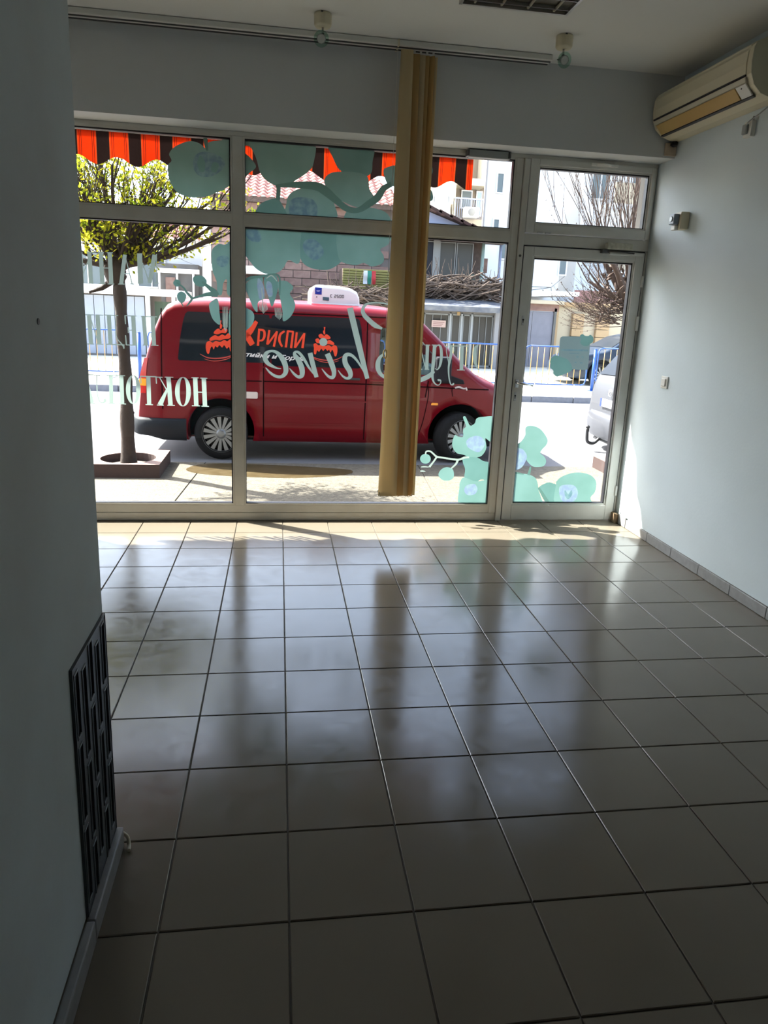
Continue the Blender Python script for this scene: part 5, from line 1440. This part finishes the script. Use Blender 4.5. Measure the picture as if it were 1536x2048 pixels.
# ================================================================ BUILDINGS ACROSS THE STREET
white_r = mat('white_render', (.72,.73,.74), .9, noise=(1.2,(.66,.67,.67),.5))
cream_r = mat('cream_render', (.44,.38,.28), .9, noise=(2,(.38,.33,.24),.5))
cream_p = mat('cream_pillar', (.36,.25,.14), .85)
grey_r = mat('grey_render', (.12,.115,.11), .9, noise=(3,(.075,.07,.068),.7))
brick = mat('brick_wall', (.17,.10,.085), .9, noise=(5,(.26,.17,.14),.9), bump=(20,.5))
brickm = mat('mortar', (.13,.11,.10), .95)
tilem = mat('roof_tile_red', (.34,.13,.10), .85, noise=(8,(.44,.24,.20),.8))
corr = mat('white_sheet', (.28,.31,.37), .6, spec=.2, noise=(4,(.24,.265,.32),.5))
win_g = mat('far_window', (.14,.17,.18), .4, spec=.2)
win_f = mat('far_window_frame', (.72,.72,.72), .6)
oldwood = mat('weathered_boards', (.065,.042,.034), .9, noise=(9,(.12,.085,.07),.8))
tin = mat('mottled_tin', (.07,.078,.10), .7, spec=.2, noise=(4,(.17,.17,.17),.9))
pinkish = mat('pink_render', (.36,.19,.17), .9)
def B3(name, mat_, parent, x0, x1, y0, y1, z0, z1, bevel=0): return MB().box(x0, x1, y0, y1, z0, z1).build(name, mat_, parent, bevel=bevel)
def rect_at(px0, py0, px1, py1, Y):
    a = at(px0, py0, Y); b = at(px1, py1, Y); return a.x, b.x, b.z, a.z
def wnd(parent, x0, x1, z0, z1, Y, mull=1, m=None, f=.05, fm=None):
    fr = MB().box(x0, x0+f, Y-.05, Y+.02, z0, z1).box(x1-f, x1, Y-.05, Y+.02, z0, z1).box(x0+f, x1-f, Y-.05, Y+.02, z0, z0+f).box(x0+f, x1-f, Y-.05, Y+.02, z1-f, z1)
    for k in range(mull):
        xm = x0+(x1-x0)*(k+1)/(mull+1); fr.box(xm-.025, xm+.025, Y-.05, Y+.02, z0+f, z1-f)
    w_ = fr.build('window', fm or win_f, parent)
    MB().box(x0+f, x1-f, Y-.02, Y+.01, z0+f, z1-f).build('pane', m or win_g, w_)
    return w_

# --- white sheet metal shed on the left
shed = empty('metal_shed', (-6, 22, -.2)); tag(shed, 'low white sheet metal shed with a flat roof behind the tree trunk', 'shed')
def loc(o, e): o.parent = e; o.location = -Vector(e.location); return o
loc(B3('wall', brickm, None, -10.2, -4.1, 22.04, 25, -.2, 1.66), shed)
x = -10.15
while x < -4.15:
    loc(MB().box(x+.008, x+.292, 21.985, 22.04, -.15, 1.62).build('wall_panel', corr, None, bevel=.01), shed); x += .30
loc(B3('roof_slab', white_r, None, -10.5, -3.1, 21.55, 25.3, 1.66, 1.86, bevel=.02), shed)
loc(B3('corner_post', white_r, None, -4.12, -4.0, 21.95, 22.1, -.2, 1.66), shed)
loc(B3('side_recess', mat('green_dark', (.07,.10,.07), .8), None, -3.95, -3.2, 22.6, 22.7, .3, 1.5), shed)
loc(B3('base', grey_r, None, -10.2, -4.1, 21.95, 22.02, -.2, -.14), shed)
loc(B3('post', white_r, None, -3.3, -3.2, 21.7, 21.8, -.2, 1.66), shed)

def brickface(parent, x0, x1, z0, z1, Y, bh=.22, bw=.5, most=300, rng=random.Random(3)):
    """courses of blocks proud of the mortar, one shared mesh"""
    me = MB().box(-bw/2+.012, bw/2-.012, -.03, 0, -bh/2+.012, bh/2-.012).build('brick', brick, None); base = me.data
    bpy.data.objects.remove(me)
    n = 0; z = z0+bh/2; row = 0
    while z < z1-bh/2+.01:
        x = x0 + bw/2 + (bw/2 if row % 2 else 0)
        while x < x1-bw/2+.01 and n < most:
            o = bpy.data.objects.new('brick', base); COL.objects.link(o); o.parent = parent; o.location = (x-parent.location.x, Y-parent.location.y - rng.uniform(0,.02), z-parent.location.z); x += bw; n += 1
        z += bh; row += 1

def tiled_roof(parent, x0, x1, y0, z0, y1, z1, name='roof_tiles', hipl=0, hipr=0):
    """pantile field: wavy rows stepping up the slope, one part"""
    rows = max(6, round(math.hypot(y1-y0, z1-z0)/.33)); n = int((x1-x0)/.075)
    mb = MB()
    for r_ in range(rows):
        t0, t1 = r_/rows, (r_+1)/rows
        a0, b0 = x0+hipl*t0, x1-hipr*t0
        v = []; f = []
        for i in range(n+1):
            x = a0+(b0-a0)*i/n; w_ = .05*math.cos(x*2*math.pi/.30)
            v.append((x, y0+(y1-y0)*t0, z0+(z1-z0)*t0+w_+.05)); v.append((x, y0+(y1-y0)*t1, z0+(z1-z0)*t1+w_+.015)); v.append((x, y0+(y1-y0)*t0, z0+(z1-z0)*t0+w_-.005))
        for i in range(n):
            f.append((3*i, 3*i+3, 3*i+4, 3*i+1)); f.append((3*i+2, 3*i+5, 3*i+3, 3*i))
        mb.add(v, f, 0, True)
    o = loc(mb.build(name, tilem, None, fix=False), parent); tag(o, kind='stuff'); return o

# --- brick house with the red tiled roof, middle
hA = empty('brick_house', (1.5, 25, -.2)); tag(hA, 'old brick house with a red pantile roof behind the van roof unit', 'house')
loc(B3('wall', brickm, None, -2.4, 4.0, 25.0, 30, -.2, 5.05), hA)
brickface(hA, -2.35, 4.0, 1.7, 5.0, 25.0, .27, .62)
loc(B3('eaves_board', oldwood, None, -2.8, 4.5, 24.55, 24.7, 4.92, 5.10), hA)
tiled_roof(hA, -2.8, 4.5, 24.5, 5.10, 27.6, 6.55, hipl=1.8, hipr=1.2)
loc(wnd(hA, .3, 1.4, 3.3, 4.5, 24.98), hA) if False else None
for (a, b, c, d) in ((.2,1.3,3.2,4.4),(2.3,3.3,3.3,4.4)):
    o = wnd(None, a, b, c, d, 24.95); loc(o, hA)
loc(B3('beam', white_r, None, -.32, -.20, 22.9, 23.0, -.2, 3.2), hA)
loc(B3('beam', white_r, None, -1.1, -.2, 22.9, 23.0, 2.5, 2.62), hA)
loc(B3('balcony_slab', white_r, None, -2.4, -.3, 23.0, 25, 2.62, 2.75), hA)
loc(B3('brown_shed_wall', oldwood, None, -1.6, -.4, 23.6, 25, -.2, 2.3), hA)

# --- pale building parts behind the green tree
hL = empty('left_house', (-5, 29, -.2)); tag(hL, 'pale house behind the branches of the green tree', 'house')
loc(B3('wall', white_r, None, -9.5, -3.1, 29, 34, -.2, 3.9), hL)
tiled_roof(hL, -10, -3.0, 28.6, 3.9, 31, 5.1, hipl=1, hipr=1)
for x in (-8, -5.6): loc(wnd(None, x, x+1.1, 2.0, 3.3, 28.95), hL)
loc(B3('wall_block', grey_r, None, -4.6, -3.1, 27.5, 29, -.2, 2.9), hL)
loc(B3('white_band', white_r, None, -4.65, -3.05, 27.4, 27.5, 2.55, 2.72), hL)
for x in (-4.55, -3.9, -3.3): loc(B3('white_post', white_r, None, x, x+.07, 27.3, 27.4, -.2, 2.6), hL)
loc(B3('brick_patch', brick, None, -4.3, -3.95, 27.42, 27.5, 1.4, 2.4), hL)

# --- woodpile, flag, green container
gc_ = empty('green_container', (3.2, 23.1, -.2)); tag(gc_, 'olive green container wall carrying a tricolour flag', 'container')
x0, x1, z0, z1 = rect_at(686, 536, 792, 581, 23.1)
for i in range(8):
    zz0 = z0+(z1-z0)*i/8; loc(MB().box(x0, x1+.1, 23.1, 23.16, zz0+.006, z0+(z1-z0)*(i+1)/8-.006).build('board', mat('olive_paint', (.15,.14,.035), .7, noise=(6,(.11,.105,.03),.6)) if 'olive_paint' not in MATS else MATS['olive_paint'], None, bevel=.01), gc_)
loc(B3('back', oldwood, None, x0, x1+.1, 23.16, 24.6, -.2, z1), gc_)
flg = empty('flag', (at(742,555,22.9).x, 22.9, at(742,555,22.9).z)); tag(flg, 'white, green and red striped flag hung on the olive container', 'flag')
xa, xb, za, zb = rect_at(727, 541, 751, 569, 22.9)
for i, (nm, cc) in enumerate((('stripe',(.40,.42,.45)),('stripe',(.01,.14,.10)),('stripe',(.32,.02,.025)))):
    mb = MB(); v = []; 
    for k in range(7):
        zz = za+(zb-za)*k/6
        for j in range(2):
            v.append((xa+(xb-xa)*(i+j)/3 - flg.location.x, .03*math.sin(k*1.1+i), zz-flg.location.z))
    mb.add(v, [(2*k, 2*k+1, 2*k+3, 2*k+2) for k in range(6)], 0, True)
    o = mb.build(nm, mat('flag_%s' % 'wgr'[i], cc, .8), flg, fix=False); o['label'] = ('white', 'green', 'red')[i] + ' stripe'
rng = random.Random(9)
wp = empty('brushwood_pile', (4.2, 22.2, 1.9)); tag(wp, 'tangled pile of cut branches along the top of the lean-to canopy', 'branches')
stick = mat('dry_sticks', (.10,.07,.052), .9, noise=(3,(.03,.02,.017),.9))
def sticks(n, x0, x1, z0, z1, seed):
    rg = random.Random(seed); mb = MB()
    for k in range(n):
        c = Vector((rg.uniform(x0, x1), 22.2+rg.uniform(-.45,.4), z0 + (z1-z0)*rg.random()**1.3))
        d = Vector((rg.choice((-1,1)), rg.uniform(-.3,.3), rg.uniform(-.6,.6))).normalized(); L = rg.uniform(.3,1.0)
        mb.tube(smooth_open([tuple(c-d*L), tuple(c+Vector((0,0,rg.uniform(-.2,.2)))), tuple(c+d*L)], 3), rg.uniform(.009,.030), 5, caps=False)
    for k in range(n//7):
        c = Vector((rg.uniform(x0, x1), 22.1+rg.uniform(-.3,.3), z1-.2)); d = Vector((rg.uniform(-.5,.5), 0, 1)).normalized()
        mb.tube([c, c+d*rg.uniform(.4,1.0)], [.016,.006], 5, caps=False)
    return mb
o = loc(sticks(200, 1.3, 3.9, 1.72, 2.02, 1).build('twigs', stick, None, fix=False), wp); tag(o, kind='stuff')
o = loc(sticks(300, 4.2, 7.4, 2.08, 2.55, 2).build('twigs', stick, None, fix=False), wp); tag(o, kind='stuff')
bk_ = empty('stone_heap', (2.6, 22.3, -.2)); tag(bk_, 'dark heap of logs and rubble below the brushwood behind the van', 'log heap')
for k in range(90):
    x = rng.uniform(-.1, 3.75); z = rng.uniform(.5, 1.55); r_ = rng.uniform(.06,.14)
    o = MB().tube([(0,-.2,0),(0,.15,0)], [r_, r_], 8).build('log', (oldwood, stick, grey_r)[k % 3], bk_); o.location = (x-2.6, rng.uniform(-.1,.25), z+.2)
loc(B3('backing', oldwood, None, -.2, 3.9, 22.65, 22.9, -.2, 1.70), bk_)
loc(B3('stall_post', white_r, None, .30, .62, 22.0, 22.05, 1.2, 1.62), bk_)

# --- lean-to workshop with glazed front
ws = empty('glazed_workshop', (5.7, 21.5, -.2)); tag(ws, 'low workshop with a mottled tin canopy and grey barred glass doors', 'workshop')
loc(B3('wall', grey_r, None, 4.2, 7.1, 21.75, 23.5, -.2, 1.9), ws)
cp = MB().add([(4.0,21.0,1.70),(7.1,21.0,1.72),(7.1,21.9,1.98),(4.0,21.9,1.96),(4.0,21.0,1.64),(7.1,21.0,1.66),(7.1,21.9,1.92),(4.0,21.9,1.90)], [(0,1,2,3),(4,7,6,5),(0,4,5,1),(1,5,6,2),(2,6,7,3),(3,7,4,0)])
loc(cp.build('canopy', tin, None), ws)
loc(B3('canopy_edge', tin, None, 3.98, 7.12, 20.97, 21.01, 1.60, 1.76), ws)
wglass = mat('dusty_panes', (.05,.047,.042), .6, spec=.15)
wfr = mat('grey_frame', (.15,.16,.165), .6)
xs_ = [4.62, 5.42, 5.50, 5.80, 5.88, 6.15, 6.20, 6.86]
for a, b in ((4.60,5.42),(5.50,5.80),(5.88,6.14),(6.20,6.90)):
    f = loc(MB().box(a, a+.035, 21.66, 21.72, -.15, 1.50).box(b-.035, b, 21.66, 21.72, -.15, 1.50).box(a, b, 21.66, 21.72, 1.47, 1.52).box(a, b, 21.66, 21.72, -.17, -.10).build('glass_door', wfr, None), ws)
    MB().box(a+.035, b-.035, 21.68, 21.70, -.12, 1.48).build('pane', wglass, f)
    if b-a > .5:
        for k in (1, 2): 
            xm = a+(b-a)*k/3; MB().box(xm-.008, xm+.008, 21.64, 21.66, -.12, 1.48).build('bar', wfr, f)
for x in (5.42, 5.80, 6.14): loc(B3('post', mat('pale_post', (.22,.235,.25), .6) if 'pale_post' not in MATS else MATS['pale_post'], None, x+.005, x+.065, 21.62, 21.74, -.2, 1.56), ws)
loc(B3('lintel', grey_r, None, 4.3, 7.1, 21.62, 21.76, 1.53, 1.66), ws)
loc(B3('stone_pier', mat('rubble_stone', (.30,.26,.20), .95, noise=(7,(.15,.12,.09),.9)), None, 4.22, 4.56, 21.6, 21.8, -.2, 1.52), ws)
loc(B3('concrete_pier', mat('pier_concrete', (.20,.20,.21), .95), None, 6.92, 7.15, 21.5, 21.8, -.2, 1.66), ws)
a = at(864,640,21.6); b = at(891,655,21.6)
sg = MB().box(a.x, b.x, 21.60, 21.635, b.z, a.z).build('paper_sign', mat('paper_pink', (.34,.25,.23), .8)); tag(sg, 'small pinkish paper notice on the grey barred glass door', 'sign')
for k in range(3): MB().box(a.x+.04, b.x-.05-.04*k, 21.594, 21.60, a.z-.07-.055*k, a.z-.05-.055*k).build('text_line', mat('faded_ink', (.18,.10,.10), .8) if 'faded_ink' not in MATS else MATS['faded_ink'], sg)
a = at(915,625,21.55); MB_ = MB().box(a.x, a.x+.10, 21.585, 21.61, a.z-.09, a.z+.02).build('number_sign', mat('ochre_sign', (.25,.17,.08), .7)); tag(MB_, 'tiny ochre plate above the middle workshop door', 'sign')

# --- old dark house with the glazed upper storey
hB = empty('old_house', (5.5, 24, -.2)); tag(hB, 'old dark house with a glazed upper floor and tiled eaves right of the blind', 'house')
loc(B3('wall', oldwood, None, 4.6, 7.0, 24.0, 28, -.2, 4.0), hB)
for k in range(9):
    zz = 1.95+.085*k; loc(B3('board', oldwood, None, 4.6, 6.95, 23.95, 24.0, zz+.006, zz+.079), hB)
oldfr = mat('old_grey_frame', (.20,.20,.195), .7)
dkg = mat('curtained_glass', (.065,.062,.056), .5, spec=.2); dkg2 = mat('black_glass', (.012,.012,.018), .4, spec=.2)
for (px0, px1, m_) in ((840,866,dkg2),(880,908,dkg),(914,943,dkg)):
    x0, x1, z0, z1 = rect_at(px0, 487, px1, 553, 23.9); o = wnd(None, x0, x1, 2.72, 3.92, 23.92, 0, m_, .03, oldfr); loc(o, hB)
loc(B3('window_post', oldfr, None, rect_at(866,487,880,553,23.9)[0]+.02, rect_at(866,487,880,553,23.9)[1]-.06, 23.86, 23.98, 2.7, 3.95), hB)
loc(B3('sill', grey_r, None, 4.6, 7.0, 23.85, 24.0, 2.62, 2.70), hB)
loc(B3('green_crate', mat('dark_green_box', (.03,.06,.05), .7), None, 6.45, 6.72, 23.7, 23.85, 2.70, 2.88), hB)
loc(MB().tube([(6.98,23.8,-.2),(6.98,23.8,4.0)], .06, 8).build('downpipe', mat('mint_pipe', (.22,.29,.26), .6), None), hB)
loc(MB().tube([(7.55,23.6,1.9),(7.55,23.6,3.9)], .05, 8).build('eaves_post', mat('blue_grey_post', (.17,.19,.27), .6), None), hB)
tiled_roof(hB, 4.6, 7.75, 23.2, 4.02, 24.3, 4.35, 'eaves_tiles')
loc(B3('eaves_soffit', oldwood, None, 4.6, 7.75, 23.25, 24.3, 3.95, 4.0), hB)
# gable with dark verge
gpts = [(4.6,4.25),(7.35,4.25),(4.6,5.13)]
loc(MB().prism(gpts, 24.6, 24.9, 'Y').build('gable', mat('pale_blue_render', (.24,.28,.38), .9), None), hB)
for k in range(7):
    t0, t1 = k/7, (k+1)/7; p0 = Vector((7.5,24.45,4.22)).lerp(Vector((4.75,24.45,5.15)), t0); p1 = Vector((7.5,24.45,4.22)).lerp(Vector((4.75,24.45,5.15)), t1+.03)
    loc(MB().beam(p0+Vector((0,0,.02)), p1+Vector((0,0,.07)), .35, .10).build('verge_tile', mat('dark_tile', (.035,.018,.015), .9) if 'dark_tile' not in MATS else MATS['dark_tile'], None), hB)
loc(MB().prism([(4.6,5.16),(7.4,4.30),(7.4,4.36),(4.6,5.25)], 24.3, 28, 'Y').build('roof', mat('dark_roof', (.12,.08,.07), .9), None), hB)
loc(B3('brick_arch', brick, None, 7.0, 7.4, 24.6, 24.9, 3.0, 3.5), hB)

# --- cream building with a balcony and outdoor units, behind
hD = empty('balcony_block', (6.6, 33, -.2)); tag(hD, 'pale apartment block with a recessed balcony left of the white one', 'building')
def BX(px0, py0, px1, py1, Y, d, name, m, e, bevel=0):
    x0, x1, z0, z1 = rect_at(px0, py0, px1, py1, Y); return loc(B3(name, m, None, x0, x1, Y, Y+d, z0, z1, bevel), e)
x0, x1, z0, z1 = rect_at(880, 250, 970, 480, 33)
loc(B3('wall', white_r, None, 2.5, rect_at(908,300,910,400,33)[0], 33, 40, -.2, 6.6), hD)
a = at(908, 368, 33); b = at(968, 440, 33)
bal = mat('balcony_recess', (.20,.16,.12), .9); balm = mat('baluster_grey', (.20,.22,.28), .7)
loc(B3('wall', bal, None, a.x, b.x+1.2, 34.2, 40, -.2, 13), hD)
loc(B3('balcony_slab', mat('balcony_band', (.26,.23,.18), .9), None, a.x, b.x, 33, 34.2, b.z-.3, b.z), hD)
loc(B3('balcony_ceiling', cream_r, None, a.x, b.x, 33, 34.2, a.z, a.z+.3), hD)
loc(B3('upper_wall', cream_r, None, a.x+1.4, b.x+.4, 33.2, 34.2, a.z+.3, a.z+4), hD)
loc(B3('side_wall', cream_r, None, a.x, a.x+.12, 33, 34.2, b.z, a.z), hD)
x0, x1, z0, z1 = rect_at(923, 384, 944, 405, 34.1); loc(wnd(None, x0, x1, z0-.3, z1+.1, 34.15, 0), hD)
x0, x1, z0, z1 = rect_at(953, 386, 963, 420, 34.1); loc(wnd(None, x0, x1, z0-.3, z1+.1, 34.15, 0, mat('blue_pane', (.22,.32,.48), .2)), hD)
for k in range(16):
    xx = a.x+.05+(b.x-a.x-.1)*k/15; loc(MB().box(xx-.015, xx+.015, 33.0, 33.03, b.z, b.z+.85).build('baluster', balm, None), hD)
loc(B3('handrail', balm, None, a.x, b.x, 32.98, 33.05, b.z+.85, b.z+.92), hD)
for px in (868, 897): 
    x0, x1, z0, z1 = rect_at(px-2, 390, px+3, 408, 32.9); loc(wnd(None, x0, x1, z0, z1, 32.97, 0), hD)
ou_ = empty('outdoor_unit', (0,0,0)); x0, x1, z0, z1 = rect_at(929, 414, 956, 436, 32.6)
ou_.location = ((x0+x1)/2, 32.6, z0); tag(ou_, 'white outdoor air conditioning unit with round grille below the far balcony', 'air conditioner')
ww, hh = (x1-x0)/2, z1-z0
MB().box(-ww, ww, -.15, .3, 0, hh).build('casing', mat('unit_white', (.46,.46,.45), .6), ou_, bevel=.02)
MB().lathe([(0,-.01),(hh*.36,-.01),(hh*.38,0)], (-.02,-.155,hh*.5), 'Y', 20).build('fan_grille', mat('grille_grey', (.14,.14,.135), .6), ou_)

# --- white apartment block
hC = empty('white_apartment_block', (10, 27, -.2)); tag(hC, 'tall white apartment block behind the door post', 'building')
x0 = at(968, 400, 27).x; x1 = at(1128, 450, 27).x
loc(MB().prism([(x0+.05,27),(x1,27),(x1,32.5),(x0+2.9,32.5)], -.2, 11, 'Z').build('wall', white_r, None), hC)
loc(B3('jamb_pipe', mat('drain_pipe', (.30,.28,.27), .7), None, x0-.02, x0+.05, 26.9, 27, 2, 11), hC)
for (px0, py0, px1, py1) in ((994,344,1007,388),(986,436,999,458),(1118,518,1132,552),(1002,480,1014,520)):
    a0, a1, z0, z1 = rect_at(px0, py0, px1, py1, 26.95); loc(wnd(None, a0, a1, z0, z1, 26.97, 0), hC)
loc(B3('eaves', mat('teal_eaves', (.30,.50,.52), .7), None, x0+.2, x1+.3, 26.3, 27, 8.05, 8.30), hC)
loc(B3('concrete_canopy', white_r, None, at(1060,590,26).x, at(1105,590,26).x, 23.4, 27, 2.30, 2.45), hC)
mb = MB()
for (px, py), (qx, qy) in (((1063,573),(1102,575)),((1102,575),(1130,552)),((1063,580),(1102,575)),((1102,575),(1105,600))):
    p = at(px, py, 23.3); q = at(qx, qy, 23.3 if qx != 1130 else 27.0); mb.tube([p, q], .012, 5)
cw_ = mb.build('overhead_wires', M['dark_metal']); tag(cw_, 'thin dark overhead wires beside the grey gate', 'wires')

# --- grey gate under a concrete lintel
gt = empty('grey_gate', (9, 23, -.2)); tag(gt, 'tall grey metal gate under a brown lintel left of the cream wall', 'gate')
gm = mat('grey_gate_paint', (.19,.19,.225), .6, spec=.2, noise=(5,(.15,.15,.18),.6))
x0, x1, z0, z1 = rect_at(1062, 622, 1096, 735, 23)
for k in range(2): loc(B3('gate_leaf', gm, None, 8.0+k*.68, 8.66+k*.68 if k == 0 else x1, 22.95, 23.0, -.18, 1.72, bevel=.008), gt)
loc(B3('gate_post', M['dark_metal'], None, x1, x1+.09, 22.9, 23.05, -.2, 1.85), gt)
loc(B3('lintel', brick, None, 7.9, x1+.15, 22.9, 23.1, 1.74, 1.98), gt)
loc(B3('concrete_cap', cream_r, None, 7.8, x1+.25, 22.7, 23.2, 1.98, 2.10), gt)

# --- cream garden wall with block pillars
cwl = empty('cream_wall', (12, 24, -.2)); tag(cwl, 'cream boundary wall with two banded block pillars and a coping', 'wall')
xw0 = at(1112, 650, 24).x
loc(B3('wall_face', cream_r, None, xw0, 17, 24.05, 24.3, -.2, 1.95), cwl)
loc(B3('end_pilaster', cream_p, None, xw0-.05, xw0+.06, 23.98, 24.3, -.2, 1.95), cwl)
loc(B3('coping', cream_p, None, xw0-.1, 17, 23.85, 24.4, 1.95, 2.10, bevel=.02), cwl)
for px0, px1 in ((1143,1166),(1192,1218)):
    a0 = at(px0, 660, 23.9).x; a1 = at(px1, 660, 23.9).x
    for k in range(7): loc(MB().box(a0, a1, 23.88, 24.05, -.2+.275*k+.008, -.2+.275*(k+1)-.008).build('pillar_block', cream_p, None, bevel=.012), cwl)
pk = empty('pink_building', (13, 26, -.2)); tag(pk, 'low pinkish parapet wall above the cream wall behind the bare tree', 'building')
loc(B3('wall', white_r, None, 11.5, 20, 26.2, 30, -.2, 2.5), pk); loc(B3('parapet', pinkish, None, at(1152,590,26).x, 20, 26.0, 26.2, 2.15, 2.62), pk)

# --- apartment block far right with balconies
hR = empty('right_apartment_block', (15, 31, -.2)); tag(hR, 'white apartment block with balconies behind the bare tree twigs', 'building')
xr0 = at(1160, 450, 31).x
loc(B3('wall', white_r, None, xr0, 24, 31, 40, -.2, 12), hR)
for zf in (3.6, 6.4, 9.2):
    loc(B3('balcony_slab', white_r, None, xr0+1.0, 24, 29.9, 31, zf, zf+.18), hR)
    loc(B3('balcony_front', cream_r, None, xr0+1.0, 24, 29.88, 29.98, zf+.1, zf+.95), hR)
    for x in (xr0+.3, xr0+2.2, xr0+4.4, xr0+6.2): loc(wnd(None, x, x+.9, zf+.35, zf+2.1, 30.96, 1), hR)
# left end of the street: a tall pale block closing the view behind the green tree
hZ = empty('far_left_block', (-12, 38, -.2)); tag(hZ, 'distant pale block at the left edge of the window', 'building')
loc(B3('wall', white_r, None, -20, -11, 38, 45, -.2, 6), hZ)
for x in (-18.5, -15.5, -12.8): loc(wnd(None, x, x+1.2, 3.2, 4.8, 37.96), hZ)
